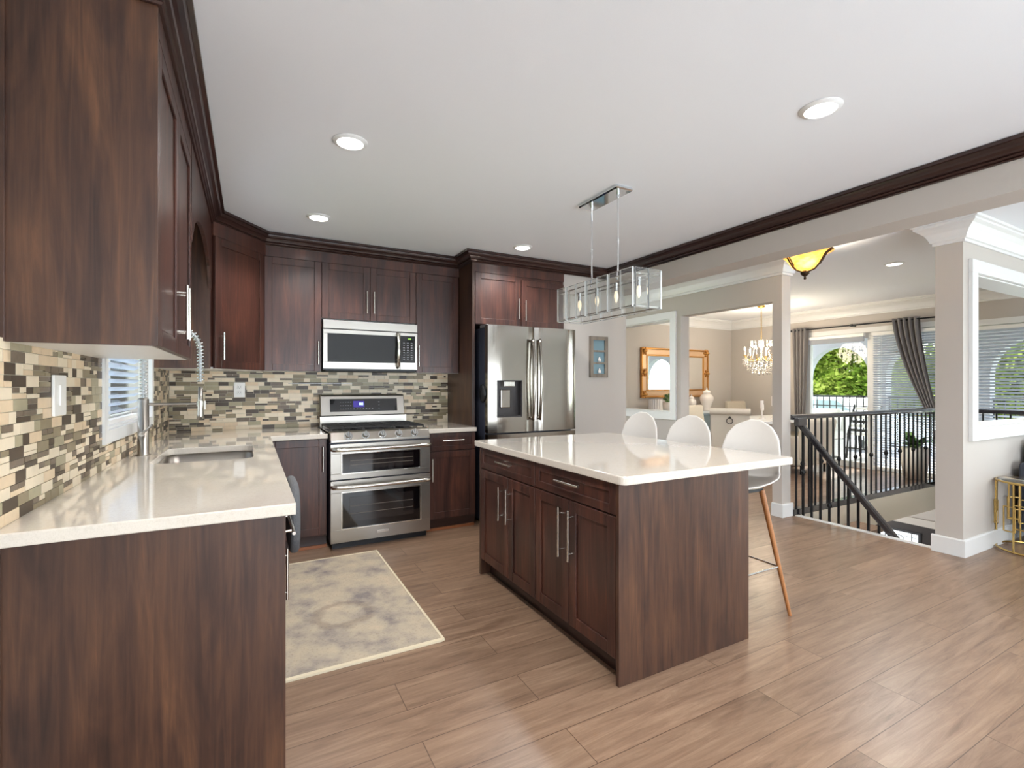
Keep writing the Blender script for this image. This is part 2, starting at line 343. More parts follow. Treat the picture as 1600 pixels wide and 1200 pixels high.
# wall between the hall and the dining room, with a framed pass-through and a doorway
struct('wall_dining_divider', MB().box(4.60, 4.74, 2.93, 3.03, 0, CZ).box(4.60, 4.74, 3.03, 4.20, 2.14, CZ).box(4.60, 4.74, 4.20, 4.36, 0, CZ)
       .box(4.60, 4.74, 4.36, 5.59, 0, .962).box(4.60, 4.74, 4.36, 5.59, 2.125, CZ).box(4.60, 4.74, 5.59, 6.4, 0, CZ), WALL)
struct('wall_dining', MB().box(2.9, 8.5, 6.40, 6.52, 0, CZ), WALL)
# wall to the right of the stairs with the large cased opening
struct('wall_right', MB().box(4.74, 4.93, 1.60, 1.77, 0, CZ).box(4.93, 7.2, 1.60, 1.77, 0, .972).box(4.93, 7.2, 1.60, 1.77, 2.165, CZ).box(7.2, 7.6, 1.60, 1.77, 0, CZ), WALL)
# outer wall: patio door y3.98-4.93, windows
OW = MB()
for y0, y1, z0, z1 in ((4.95, 6.52, 0, CZ), (3.08, 4.95, 2.12, CZ), (2.86, 3.08, 0, CZ), (1.75, 2.86, 2.08, CZ), (1.75, 2.86, 0, .55), (.8, 1.75, 0, CZ), (-2.6, .8, 0, .3), (-2.6, .8, 2.42, CZ), (-3.1, -2.6, 0, CZ)):
    OW.box(8.4, 8.52, y0, y1, z0, z1)
struct('wall_outer', OW, WALL)
struct('wall_foyer', MB().box(8.4, 8.52, 1.6, 6.5, -2.8, -.28).box(4.7, 4.8, 1.6, 6.5, -2.8, -.28).box(4.8, 8.4, 6.3, 6.4, -2.8, -.28).box(4.8, 8.4, 1.5, 1.6, -2.8, -.28), WALLW)
struct('floor', MB().box(4.7, 8.5, 1.5, 6.5, -2.9, -2.8), mat('foyer_tile', lin(150, 146, 142), .3))
struct('wall_stair_fascia', MB().box(4.80, 7.85, 2.90, 2.93, -.30, -.001), mat('fascia_paint', lin(226, 220, 204), .7))
struct('wall_stair_fascia', MB().box(7.82, 7.85, 1.77, 2.90, -.30, -.001), WALLW)
struct('trim_1', MB().box(4.765, 4.825, 1.77, 2.93, -.03, .006), TRIM, label='white nosing along the stair opening')
# kitchen beam
struct('wall_beam', MB().box(3.46, 3.70, -3.0, 4.20, 2.30, CZ), WALL)
# crown mouldings
DK = [(0, 2.458), (.010, 2.458), (.015, 2.464), (.010, 2.471), (.018, 2.473), (.025, 2.480), (.019, 2.488), (.028, 2.491), (.032, 2.500), (.044, 2.511), (.060, 2.518), (.066, 2.530), (.068, 2.536), (.084, 2.538), (.084, 2.556), (0, 2.556)]
CP = [(-.6, 1.812), (-.25, 1.812), (-.25, 4.07), (.093, 4.5), (1.83, 4.5), (1.83, 4.18), (3.46, 4.18), (3.46, -3)]
struct('trim_2', sweep(CP, DK), CHD, label='dark wood crown moulding')
WK = [(0, 2.39), (.014, 2.39), (.014, 2.41), (.026, 2.416), (.034, 2.44), (.052, 2.475), (.082, 2.505), (.104, 2.52), (.104, 2.535), (.118, 2.54), (.118, 2.56), (0, 2.56)]
struct('trim_3', sweep([(4.60, 6.4), (4.60, 2.93), (4.74, 2.93), (4.74, 6.4)][::1], [(d, z) for d, z in WK]), TRIM, label='white crown moulding')
struct('trim_4', sweep([(7.6, 1.77), (4.74, 1.77), (4.74, 1.60), (7.6, 1.60)][::-1], [(-d, z) for d, z in WK]), TRIM, label='white crown moulding')
struct('trim_5', sweep([(4.86, 6.4), (8.4, 6.4), (8.4, -3)], WK), TRIM, label='white crown moulding')
def base(name, path, h=.13, t=.018): return struct(name, sweep(path, [(0, 0), (t, 0), (t, h-.008), (t-.008, h), (0, h)]), TRIM)
base('baseboard_hall', [(4.60, 6.4), (4.60, 4.2)]); base('baseboard_hall', [(4.60, 3.03), (4.60, 2.93), (4.76, 2.93)])
base('baseboard_right', [(4.74, 1.79), (4.74, 1.60), (7.6, 1.60)])
base('baseboard_back', [(2.92, 4.20), (3.73, 4.20), (3.73, 4.32)]); base('baseboard_living', [(8.4, 6.4), (8.4, 4.95)])
# casings
def casing(T, x0, x1, z0, z1, wd, pr, jd):   # frame on the front (local -y) of an opening with jamb lining depth jd
    m = MB(T)
    for a, b, c, d in ((x0, x1, z1-wd, z1), (x0, x1, z0, z0+wd), (x0, x0+wd, z0+wd, z1-wd), (x1-wd, x1, z0+wd, z1-wd)): m.box(a, b, -pr, 0, c, d)
    j = .012; a, b, c, d = x0+wd, x1-wd, z0+wd, z1-wd
    m.box(a, b, 0, jd, c, c+j).box(a, b, 0, jd, d-j, d).box(a, a+j, 0, jd, c+j, d-j).box(b-j, b, 0, jd, c+j, d-j)
    return m
FB = lambda x, y, z=0: Matrix.Translation((x, y, z))
FL = lambda x, y, z=0: Matrix.Translation((x, y, z)) @ Matrix.Rotation(PI/2, 4, 'Z')
FI = lambda x, y, z=0: Matrix.Translation((x, y, z)) @ Matrix.Rotation(-PI/2, 4, 'Z')
struct('window_1', casing(FI(4.60, 0), -5.68, -4.27, .872, 2.215, .09, .022, .16), TRIM, label='white cased pass-through opening to the dining room', bev=.002)
struct('window_2', casing(FB(0, 1.60), 4.83, 7.3, .872, 2.265, .10, .028, .19), TRIM, label='large white cased opening beside the stairs', bev=.003)

# kitchen window (left wall)
WN = MB(FL(-.6, 0)); 
for a, b, c, d in ((2.795, 2.86, 1.09, 1.98), (3.98, 4.045, 1.09, 1.98), (2.795, 4.045, 1.98, 2.05), (2.795, 4.045, 1.03, 1.09)): WN.box(a, b, -.02, 0, c, d)
WN.box(2.86, 3.98, .0, .12, 1.08, 1.10).box(2.86, 3.98, .09, .12, 1.10, 1.13).box(3.40, 3.44, .09, .12, 1.13, 1.98)
kw = struct('window_3', WN, TRIM, label='kitchen window above the sink')
MB(FL(-.6, 0)).box(2.86, 3.98, .10, .104, 1.09, 1.98).build('pane', PANE, kw)
def blinds(T, x0, x1, z0, z1, pitch, sw, label, tilt=.3, gap=None, name='window_blind'):
    p = T @ V(((x0+x1)/2, 0, z1)); r = thing(name, p, label, 'blind')
    MB(T).box(x0, x1, -.03, .02, z1-.045, z1).build('headrail', WHT, r)
    s = MB(T); z = z1-.06; dz = sw/2*math.sin(tilt); dy = sw/2*math.cos(tilt)
    while z > z0+.03:
        s.add([(x0, -dy, z-dz), (x1, -dy, z-dz), (x1, dy, z+dz), (x0, dy, z+dz), (x0, -dy, z-dz+.0016), (x1, -dy, z-dz+.0016), (x1, dy, z+dz+.0016), (x0, dy, z+dz+.0016)],
              [(0, 1, 2, 3), (7, 6, 5, 4), (0, 4, 5, 1), (1, 5, 6, 2), (2, 6, 7, 3), (3, 7, 4, 0)])
        z -= pitch
    s.build('slats', SLAT, r)
    MB(T).box(x0, x1, -.02, .02, z0, z0+.02).build('bottom_rail', WHT, r)
    for x in (x0+.12, x1-.12): MB(T).cyl((x, -.026, z0+.02), (x, -.026, z1-.045), .0014, n=5).build('ladder_cord', WHT, r)
    return r
SLAT = bpy.data.materials.new('blind_slat'); SLAT.use_nodes = True      # thin vinyl: part of the daylight comes through it
n_ = SLAT.node_tree.nodes; L_ = SLAT.node_tree.links; n_.remove(n_['Principled BSDF'])
a_ = n_.new('ShaderNodeBsdfDiffuse'); a_.inputs[0].default_value = lin(232, 235, 240); b_ = n_.new('ShaderNodeBsdfTranslucent'); b_.inputs[0].default_value = lin(215, 222, 236)
c_ = n_.new('ShaderNodeMixShader'); c_.inputs[0].default_value = .38; L_.new(a_.outputs[0], c_.inputs[1]); L_.new(b_.outputs[0], c_.inputs[2]); L_.new(c_.outputs[0], n_['Material Output'].inputs[0])
blinds(FL(-.655, 0), 2.87, 3.97, 1.10, 1.97, .042, .045, 'white slatted blind in the kitchen window behind the tap', -.5)

# living room glazing in the outer wall (local x = y world, local y = x world)
def FO(x=8.4): return Matrix(((0, 1, 0, x), (1, 0, 0, 0), (0, 0, 1, 0), (0, 0, 0, 1)))
def glazing(name, y0, y1, z0, z1, label, fw=.05, mull=(), sides=(1, 1)):
    T = FO(); m = MB(T)
    for a, b, c, d in ((y0, y1, z1-fw, z1), (y0, y1, z0, z0+fw), (y0, y0+fw, z0+fw, z1-fw), (y1-fw, y1, z0+fw, z1-fw)): m.box(a, b, .02, .10, c, d)
    for u in mull: m.box(u-fw/2, u+fw/2, .02, .10, z0+fw, z1-fw)
    c = .075                                   # inner casing
    if sides[0]: m.box(y0-c, y0, -.02, 0, z0, z1+c)
    if sides[1]: m.box(y1, y1+c, -.02, 0, z0, z1+c)
    m.box(y0, y1, -.02, 0, z1, z1+c)
    if z0 > .2: m.box(y0-c, y1+c, -.03, 0, z0-c, z0)
    o = struct(name, m, TRIM, label=label)
    MB(T).box(y0+fw, y1-fw, .055, .061, z0+fw, z1-fw).build('pane', PANE, o)
    return o
glazing('door_1', 3.90, 4.95, 0, 2.12, 'glazed patio door to the balcony', .09, sides=(0, 1))
glazing('window_4', 3.08, 3.90, 0.0, 2.12, 'fixed glazed panel beside the patio door', .05, sides=(1, 0))
glazing('window_5', 1.75, 2.86, .55, 2.08, 'living room window seen through the cased opening', .05)
glazing('window_6', -2.6, .8, .3, 2.42, 'wide window of the front room', .06, (-.9,))
blinds(FO(8.36), 3.11, 3.88, .05, 2.10, .036, .045, 'white slatted blind drawn down beside the patio door', -.55)
blinds(FO(8.36), 1.78, 2.84, .56, 2.06, .042, .05, 'white slatted blind seen through the large cased opening', -.55)
bl = thing('window_blind', (8.35, 4.44, 2.0), 'white blind raised into a bundle at the top of the patio door', 'blind')
MB(FO(8.36)).box(4.0, 4.90, -.03, .02, 2.06, 2.11).build('headrail', WHT, bl)
q = MB(FO(8.36))
for k in range(14): q.box(4.01, 4.89, -.028, .022, 1.985+k*.0052, 1.988+k*.0052)
q.build('slats', SLAT, bl)

# curtains and rod
rod = thing('curtain_rod', (8.28, 4.0, 2.24), 'black curtain rod above the patio door and side window', 'curtain rod')
MB().cyl((8.29, 2.98, 2.24), (8.29, 5.16, 2.24), .011, m=0).build('pole', BLKM, rod)
for y in (2.98, 5.16): MB().ball((8.29, y, 2.24), .028).build('finial', BLKM, rod)
for y in (3.06, 4.15, 5.10): MB().box(8.29, 8.40, y-.008, y+.008, 2.225, 2.245).cyl((8.29, y-.014, 2.24), (8.29, y+.014, 2.24), .02).build('bracket', BLKM, rod)
def curtain(yt0, yt1, yb0, yb1, zb, n, label, power=1.0):
    def fn(u, t):
        k = t**power; y = (yt0+(yt1-yt0)*u)*(1-k)+(yb0+(yb1-yb0)*u)*k
        return (8.29+math.sin(u*2*PI*n)*(.045-.022*t), y, 2.275-(2.275-zb)*t)
    o = MB().grid(fn, n*12, 24).build('curtain', CURT, solid=.004)
    return tag(o, label, 'curtain', )
curtain(4.82, 5.08, 4.90, 5.02, .04, 4, 'grey eyelet curtain hanging left of the patio door')
curtain(3.27, 3.60, 3.07, 3.18, .90, 5, 'grey eyelet curtain swept aside across the slatted blind', 1.5)

# ================================================================== BACKSPLASH
def tiles(name, T, L, z0, z1, hole, label, seed):
    rnd = random.Random(seed); m = MB(T)
    m.box(0, L, -.004, -.0005, z0, z1, 6) if hole is None else [m.box(a, b, -.004, -.0005, c, d, 6) for a, b, c, d in ((0, hole[0], z0, z1), (hole[0], hole[1], z0, hole[2]), (hole[1], L, z0, z1))]
    H = .0345; z = z0; g = .002; row = 0
    def one(a, b, c, d, k):
        if hole and b > hole[0] and a < hole[1] and d > hole[2]:
            if a < hole[0]: b = hole[0]
            elif b > hole[1]: a = hole[1]
            elif c < hole[2]: d = hole[2]
            else: return
        if b-a < .006 or d-c < .006: return
        m.box(a+g/2, b-g/2, -.009-.0012*rnd.random(), -.003, c+g/2, d-g/2, k)
    while z < z1-.004:
        x = -rnd.random()*.1; zt = min(z+H, z1)
        while x < L:
            wd = rnd.choice((.05, .10, .10, .10, .075)); a, b = max(x, 0), min(x+wd, L)
            if b > a:
                if rnd.random() < .30:
                    h = (zt-z)*rnd.choice((.5, .5, .38)); one(a, b, z, z+h, rnd.choice((0, 2, 1, 4)))
                    if wd > .09 and rnd.random() < .6:
                        c = (a+b)/2; one(a, c, z+h, zt, rnd.choice((2, 5, 5))); one(c, b, z+h, zt, rnd.choice((0, 5, 1)))
                    else: one(a, b, z+h, zt, rnd.choice((5, 2, 5, 0)))
                else: one(a, b, z, zt, rnd.choices((0, 1, 2, 3, 4, 5), (30, 17, 17, 14, 20, 5))[0])
            x += wd
        z = zt; row += 1
    o = m.build(name, TM+[GROUT]); return tag(o, label, 'backsplash')
tiles('mosaic_backsplash', FB(-.59, 4.83), 2.42, .915, 1.43, None, 'beige and brown mosaic backsplash behind the range', 3)
tiles('mosaic_backsplash', FL(-.6, 1.2), 3.62, .915, 1.43, (1.595, 2.845, 1.03), 'beige and brown mosaic backsplash on the left wall around the window', 5)

def plate(T, x0, x1, z0, z1, name, label, cat, kind):
    p = T @ V(((x0+x1)/2, 0, z0)); r = thing(name, p, label, cat)
    MB(T).box(x0, x1, -.018, -.010, z0, z1).build('cover_plate', WHT, r, bev=.002)
    cx = (x0+x1)/2; cz = (z0+z1)/2
    if kind == 'switch': MB(T).box(cx-.017, cx+.017, -.023, -.018, cz-.035, cz+.035).build('rocker', WHT, r, bev=.001)
    else:
        for dz in (.024, -.024):
            s = MB(T).box(cx-.018, cx+.018, -.021, -.018, cz+dz-.016, cz+dz+.016).build('socket', WHT, r, bev=.002)
            MB(T).box(cx-.009, cx-.006, -.0215, -.020, cz+dz-.004, cz+dz+.008).box(cx+.006, cx+.009, -.0215, -.020, cz+dz-.004, cz+dz+.008).cyl((cx, -.0215, cz+dz-.009), (cx, -.020, cz+dz-.009), .0028, n=8).build('slot', BPL, s)
plate(FL(-.6, 0), 2.165, 2.285, 1.195, 1.335, 'light_switch', 'white light switch plate on the left mosaic backsplash', 'switch', 'switch')
plate(FB(0, 4.83), -.13, -.045, 1.195, 1.325, 'power_outlet', 'white double power outlet on the back mosaic wall', 'outlet', 'outlet')

# ================================================================== CABINETS
def handle(T, door, x, z, L, vert=True, so=.032):
    m = MB(T); r = .006
    if vert:
        m.cyl((x, -so, z-L/2), (x, -so, z+L/2), r)
        for s in (-1, 1): m.cyl((x, 0, z+s*L*.36), (x, -so, z+s*L*.36), r*.75)
    else:
        m.cyl((x-L/2, -so, z), (x+L/2, -so, z), r)
        for s in (-1, 1): m.cyl((x+s*L*.36, 0, z), (x+s*L*.36, -so, z), r*.75)
    return m.build('handle', NI, door)
def shaker(T, parent, x0, x1, z0, z1, name='door', fr=.058, m=None, th=.02):
    """frame face at local y=-th, recessed panel"""
    d = MB(T); g = .0015; x0 += g; x1 -= g; z0 += g; z1 -= g; rc = .009
    d.box(x0, x1, -th+rc, 0, z0, z1)
    d.box(x0, x0+fr, -th, -th+rc, z0, z1).box(x1-fr, x1, -th, -th+rc, z0, z1).box(x0+fr, x1-fr, -th, -th+rc, z0, z0+fr).box(x0+fr, x1-fr, -th, -th+rc, z1-fr, z1)
    return d.build(name, m or CH, parent, bev=.0028)
DT, ZB, ZT = .02, 1.42, 2.375
# near left upper cabinet
T = FL(-.27, 0)
c = thing('upper_cabinet', (-.42, 2.29, ZB), 'dark wood two-door upper cabinet at the near left above the counter', 'cabinet')
MB().box(-.6, -.27, 1.835, 2.76, ZB+.012, 2.556).build('body', CH, c)
MB().box(-.6, -.25, 1.815, 1.835, ZB, 2.556).box(-.60, -.588, 1.806, 1.815, ZB, 2.47).build('end_panel', CHP, c, bev=.001)
MB().box(-.6, -.27, 1.835, 2.76, ZB, ZB+.012).build('underside', TRIM, c, label='pale underside')
MB(T).box(1.835, 2.76, -.02, 0, ZT, 2.556).build('frieze', CH, c)
d1 = shaker(T, c, 1.835, 2.297, ZB, ZT); handle(FL(-.25, 0), d1, 2.262, 1.585, .21)
d2 = shaker(T, c, 2.297, 2.76, ZB, ZT); handle(FL(-.25, 0), d2, 2.332, 1.585, .21)
# arched valance over the kitchen window
arc = [(2.76, 2.556), (2.76, 1.98)]
arc += [(2.76+.09, 2.06)] + [(2.85+1.13*t, 2.06+.16*math.sin(PI*t)**.6) for t in [i/16 for i in range(1, 16)]] + [(4.07-.09, 2.06)]
arc += [(4.07, 1.98), (4.07, 2.556)]
o = MB().prismx(arc, -.268, -.248).build('window_valance', CH, bev=.001)
tag(o, 'dark wood arched valance between the left upper cabinets above the window', 'valance')
# corner cabinet
c = thing('corner_cabinet', (-.3, 4.5, ZB), 'dark wood diagonal corner upper cabinet', 'cabinet')
pl = [(-.59, 4.07), (-.262, 4.07), (.085, 4.508), (.09, 4.82), (-.59, 4.82)]
MB().prism(pl, ZB+.012, 2.556).build('body', CH, c); MB().prism([(x*.998, y) for x, y in pl], ZB, ZB+.011).build('underside', TRIM, c, label='pale underside')
A = V((-.25, 4.07)); B = V((.093, 4.5)); dv = (B-A); ang = math.atan2(dv.y, dv.x); LD = dv.length
TD = Matrix.Translation((-.25-.0*math.sin(ang), 4.07, 0)) @ Matrix.Rotation(ang, 4, 'Z')
MB().box(-.585, -.255, 4.056, 4.07, ZB, 2.47).build('side_panel', CHP, c)
dd = shaker(TD, c, .015, LD-.012, ZB, ZT, th=.02); handle(TD @ FB(0, -.02), dd, .065, 1.585, .2)
MB(TD).box(.0, LD, -.018, -.0, ZT, 2.556).build('frieze', CH, c)
# back wall uppers
def upper(x0, x1, z0, doors, label, hs, yf=4.5):
    c = thing('upper_cabinet', ((x0+x1)/2, 4.66, z0), label, 'cabinet')
    MB().box(x0, x1, yf+DT, 4.82, z0+.01, 2.556).build('body', CH, c)
    MB().box(x0, x1, yf+DT, 4.82, z0, z0+.009).build('underside', TRIM, c, label='pale underside')
    MB().box(x0, x1, yf, yf+DT, ZT, 2.556).build('frieze', CH, c)
    for (a, b), (hx, hz) in zip(doors, hs):
        d = shaker(FB(0, yf+DT), c, a, b, z0, ZT); handle(FB(0, yf), d, hx, hz, .2)
    return c
upper(.093, .543, ZB, [(.097, .543)], 'dark wood single-door upper cabinet left of the microwave', [(.515, 1.58)])
upper(.543, 1.387, 1.885, [(.543, .958), (.958, 1.387)], 'dark wood two-door upper cabinet directly above the microwave', [(.926, 2.05), (.989, 2.05)])
upper(1.387, 1.828, ZB, [(1.387, 1.823)], 'dark wood single-door upper cabinet between microwave and fridge panel', [(1.408, 1.58)])
# fridge surround
o = MB().box(1.83, 1.858, 4.18, 4.83, 0, 2.556).build('tall_end_panel', CHP, bev=.001)
tag(o, 'tall dark wood panel standing left of the fridge', 'panel')
c = thing('upper_cabinet', (2.36, 4.5, 1.88), 'dark wood two-door cabinet above the fridge', 'cabinet')
MB().box(1.858, 2.87, 4.20, 4.82, 1.88, 2.556).build('body', CH, c); MB().box(1.858, 2.87, 4.18, 4.20, ZT, 2.556).build('frieze', CH, c)
d = shaker(FB(0, 4.20), c, 1.862, 2.352, 1.88, ZT); handle(FB(0, 4.18), d, 2.322, 2.05, .2)
d = shaker(FB(0, 4.196), c, 2.362, 2.868, 1.88, 2.345); handle(FB(0, 4.176), d, 2.395, 2.04, .2)
# base cabinets
CT, CB = .915, .877
c = thing('base_cabinet', (-.25, 2.3, 0), 'dark wood base cabinet with end panel at the near left corner', 'cabinet')
MB().box(-.6, .08, 1.765, 2.72, .10, CB-.002).build('body', CH, c)
MB().box(-.6, .10, 1.745, 1.765, 0, CB-.002).box(-.6, -.575, 1.735, 1.745, 0, CB-.002).build('end_panel', CHP, c, bev=.001)
MB().box(-.6, .03, 1.765, 2.72, 0, .10).build('toe_kick', CHD, c)
d = shaker(FL(.08, 0), c, 1.77, 2.25, .72, CB-.004, 'drawer', fr=.035); handle(FL(.10, 0), d, 1.99, .785, .30, False)
d = shaker(FL(.08, 0), c, 1.77, 2.25, .11, .72, 'door'); handle(FL(.10, 0), d, 2.19, .525, .21)
d = shaker(FL(.08, 0), c, 2.25, 2.72, .11, CB-.004, 'door')
c = thing('sink_cabinet', (-.25, 3.3, 0), 'dark wood base cabinet under the sink along the left wall', 'cabinet')
MB().box(-.6, .08, 2.72, 2.74, .10, CB-.002).box(-.6, .08, 3.74, 3.76, .10, CB-.002).box(-.6, .08, 2.74, 3.74, .10, .12).box(.06, .08, 2.74, 3.74, .12, CB-.002).build('body', CH, c)
MB().box(-.6, .03, 2.72, 3.76, 0, .10).build('toe_kick', CHD, c)
for a, b, hx in ((2.72, 3.24, 3.20), (3.24, 3.76, 3.28)):
    d = shaker(FL(.08, 0), c, a, b, .11, CB-.004); handle(FL(.10, 0), d, hx, .70, .2)
c = thing('base_cabinet', (.2, 4.45, 0), 'dark wood corner base cabinet left of the range', 'cabinet')
MB().box(-.6, .08, 3.76, 4.12, .10, CB-.002).box(-.6, .535, 4.12, 4.82, .10, CB-.002).build('body', CH, c)
MB().box(-.6, .03, 3.76, 4.15, 0, .10).box(-.6, .535, 4.15, 4.82, 0, .10).build('toe_kick', CHD, c)
MB().box(.03, .535, 4.132, 4.15, 0, .022).build('quarter_round', mat('orange_wood_trim', lin(150, 92, 58), .4), c, label='reddish wood strip at the floor')
d = shaker(FB(0, 4.12), c, .105, .533, .11, CB-.004); handle(FB(0, 4.10), d, .503, .715, .2)
c = thing('base_cabinet', (1.6, 4.45, 0), 'dark wood base cabinet with one drawer and door right of the range', 'cabinet')
MB().box(1.372, 1.83, 4.12, 4.82, .10, CB-.002).build('body', CH, c); MB().box(1.372, 1.83, 4.15, 4.82, 0, .10).build('toe_kick', CHD, c)
MB().box(1.372, 1.83, 4.132, 4.15, 0, .022).build('quarter_round', bpy.data.materials['orange_wood_trim'], c, label='reddish wood strip at the floor')
d = shaker(FB(0, 4.12), c, 1.376, 1.828, .715, CB-.004, 'drawer', fr=.038); handle(FB(0, 4.10), d, 1.60, .806, .2, False)
d = shaker(FB(0, 4.12), c, 1.376, 1.828, .11, .71); handle(FB(0, 4.10), d, 1.405, .55, .2)
# worktops
def boolean(o, cutter):
    md = o.modifiers.new('cut', 'BOOLEAN'); md.object = cutter; md.solver = 'EXACT'
    dg = bpy.context.evaluated_depsgraph_get(); me = bpy.data.meshes.new_from_object(o.evaluated_get(dg))
    o.modifiers.clear(); o.data = me; bpy.data.objects.remove(cutter)
SX, SY, SHX, SHY = -.215, 3.24, .225, .33
o = MB().prism([(-.6, 1.725), (.13, 1.725), (.13, 4.07), (.537, 4.07), (.537, 4.83), (-.6, 4.83)], CB, CT).build('countertop', QZ)
cut = MB().prism(rrect(SX, SY, SHX, SHY, .06), CB-.1, CT+.1).build('cutter', QZ); bpy.context.view_layer.update()
boolean(o, cut); b_ = o.modifiers.new('bevel', 'BEVEL'); b_.width = .004; b_.segments = 2; b_.limit_method = 'ANGLE'
tag(o, 'white quartz L-shaped countertop holding the sink', 'countertop')
o = MB().prism([(1.362, 4.07), (1.828, 4.07), (1.828, 4.83), (1.362, 4.83)], CB, CT).build('countertop', QZ, bev=.004)
tag(o, 'short white quartz countertop right of the range', 'countertop')
# sink
sk = thing('sink', (SX, SY, .70), 'stainless steel undermount sink in the white left counter', 'sink')
m = MB(); loops = [(SHX+.02, SHY+.02, .07, CB-.001), (SHX+.004, SHY+.004, .062, CB-.001), (SHX+.002, SHY+.002, .06, .80), (SHX-.01, SHY-.01, .06, .72), (SHX-.04, SHY-.04, .05, .70), (.03, .03, .028, .697)]
R = [[(x, y, z) for x, y in rrect(SX, SY, a, b, r)] for a, b, r, z in loops]; k = len(R[0]); vs = [p for r in R for p in r]
m.add(vs, [(i*k+j, i*k+(j+1) % k, (i+1)*k+(j+1) % k, (i+1)*k+j) for i in range(len(R)-1) for j in range(k)], 0, True)
m.build('basin', SS, sk, solid=.002)
MB().lathe([(.0001, .003), (.02, .003), (.034, .001), (.04, .004), (.042, 0)], (SX, SY, .697)).build('drain', CHR, sk)
# faucet
fc = thing('kitchen_faucet', (-.52, 3.30, CT), 'tall stainless spring-coil kitchen faucet behind the sink', 'faucet')
fx, fy = -.52, 3.30
MB().lathe([(.0001, 0), (.034, 0), (.034, .006), (.026, .01), (.026, .305), (.022, .315), (.0001, .315)], (fx, fy, CT)).build('body', SS, fc)
MB().cyl((fx, fy-.03, CT+.12), (fx, fy-.05, CT+.12), .012).cyl((fx, fy-.05, CT+.12), (fx+.05, fy-.055, CT+.17), .006).build('lever', SS, fc)
sx_ = -.255; RR = (sx_-fx)/2; zc = 1.50
path = [(fx, fy, 1.225+i*(zc-1.225)/6) for i in range(6)]+[(fx+RR-RR*math.cos(PI*i/16), fy, zc+RR*math.sin(PI*i/16)) for i in range(17)]+[(sx_, fy, zc-.06*i) for i in range(1, 4)]
MB().tube(path, .0075, 8).build('hose', mat('hose_grey', lin(170, 170, 172), .4, .5), fc)
def resample(P, n):
    P = [V(p) for p in P]; d = [0]
    for a, b in zip(P, P[1:]): d.append(d[-1]+(b-a).length)
    out = []; j = 0
    for i in range(n):
        s = d[-1]*i/(n-1)
        while j < len(P)-2 and d[j+1] < s: j += 1
        f = (s-d[j])/max(1e-9, d[j+1]-d[j]); p = P[j].lerp(P[j+1], f); out.append((p, (P[j+1]-P[j]).normalized()))
    return out
def coil(path, r, turns, wire, mb):
    N = turns*12; pts = []
    for i, (p, t) in enumerate(resample(path, N)):
        a = V((0, 1, 0)); b_ = t.cross(a).normalized(); th = 2*PI*i/12
        pts.append(p+(a*math.cos(th)+b_*math.sin(th))*r)
    return mb.tube(pts, wire, 5)
coil(path, .017, 46, .0026, MB()).build('spring_coil', CHR, fc)
MB().cyl((fx, fy, 1.195), (sx_, fy, 1.195), .0075).build('support_arm', SS, fc)
MB().lathe([(.0001, .19), (.011, .19), (.013, .10), (.016, .03), (.021, .0), (.0001, .0)], (sx_, fy, 1.10)).cyl((sx_, fy, 1.18), (sx_, fy, 1.21), .02).box(sx_+.018, sx_+.026, fy-.006, fy+.006, 1.16, 1.21).build('spray_head', SS, fc)
# towel
tw = MB().prismx(rrect(2.33, .74, .20, .15, .13, 8), .142, .178)
o = tw.build('dish_towel', GREY, bev=.016, seg=4); tag(o, 'dark grey towel hanging below the left counter edge at the sink', 'towel')
# rug
rg = MB().box(.125, .862, 2.335, 3.83, .001, .010)
o = rg.build('kitchen_rug', RUG); o.data.transform(Matrix.Translation(o.location-V((.125, 2.335, .0)))); o.location = (.125, 2.335, .0)
tag(o, 'faded beige and grey rug on the kitchen floor before the range', 'rug')
bd = MB().box(.855, .868, 2.33, 3.835, .001, .012).box(.12, .855, 2.325, 2.345, .001, .012).box(.12, .855, 3.822, 3.835, .001, .012).build('binding', mat('rug_binding', lin(214, 200, 172), .9), o, label='cream edge binding')

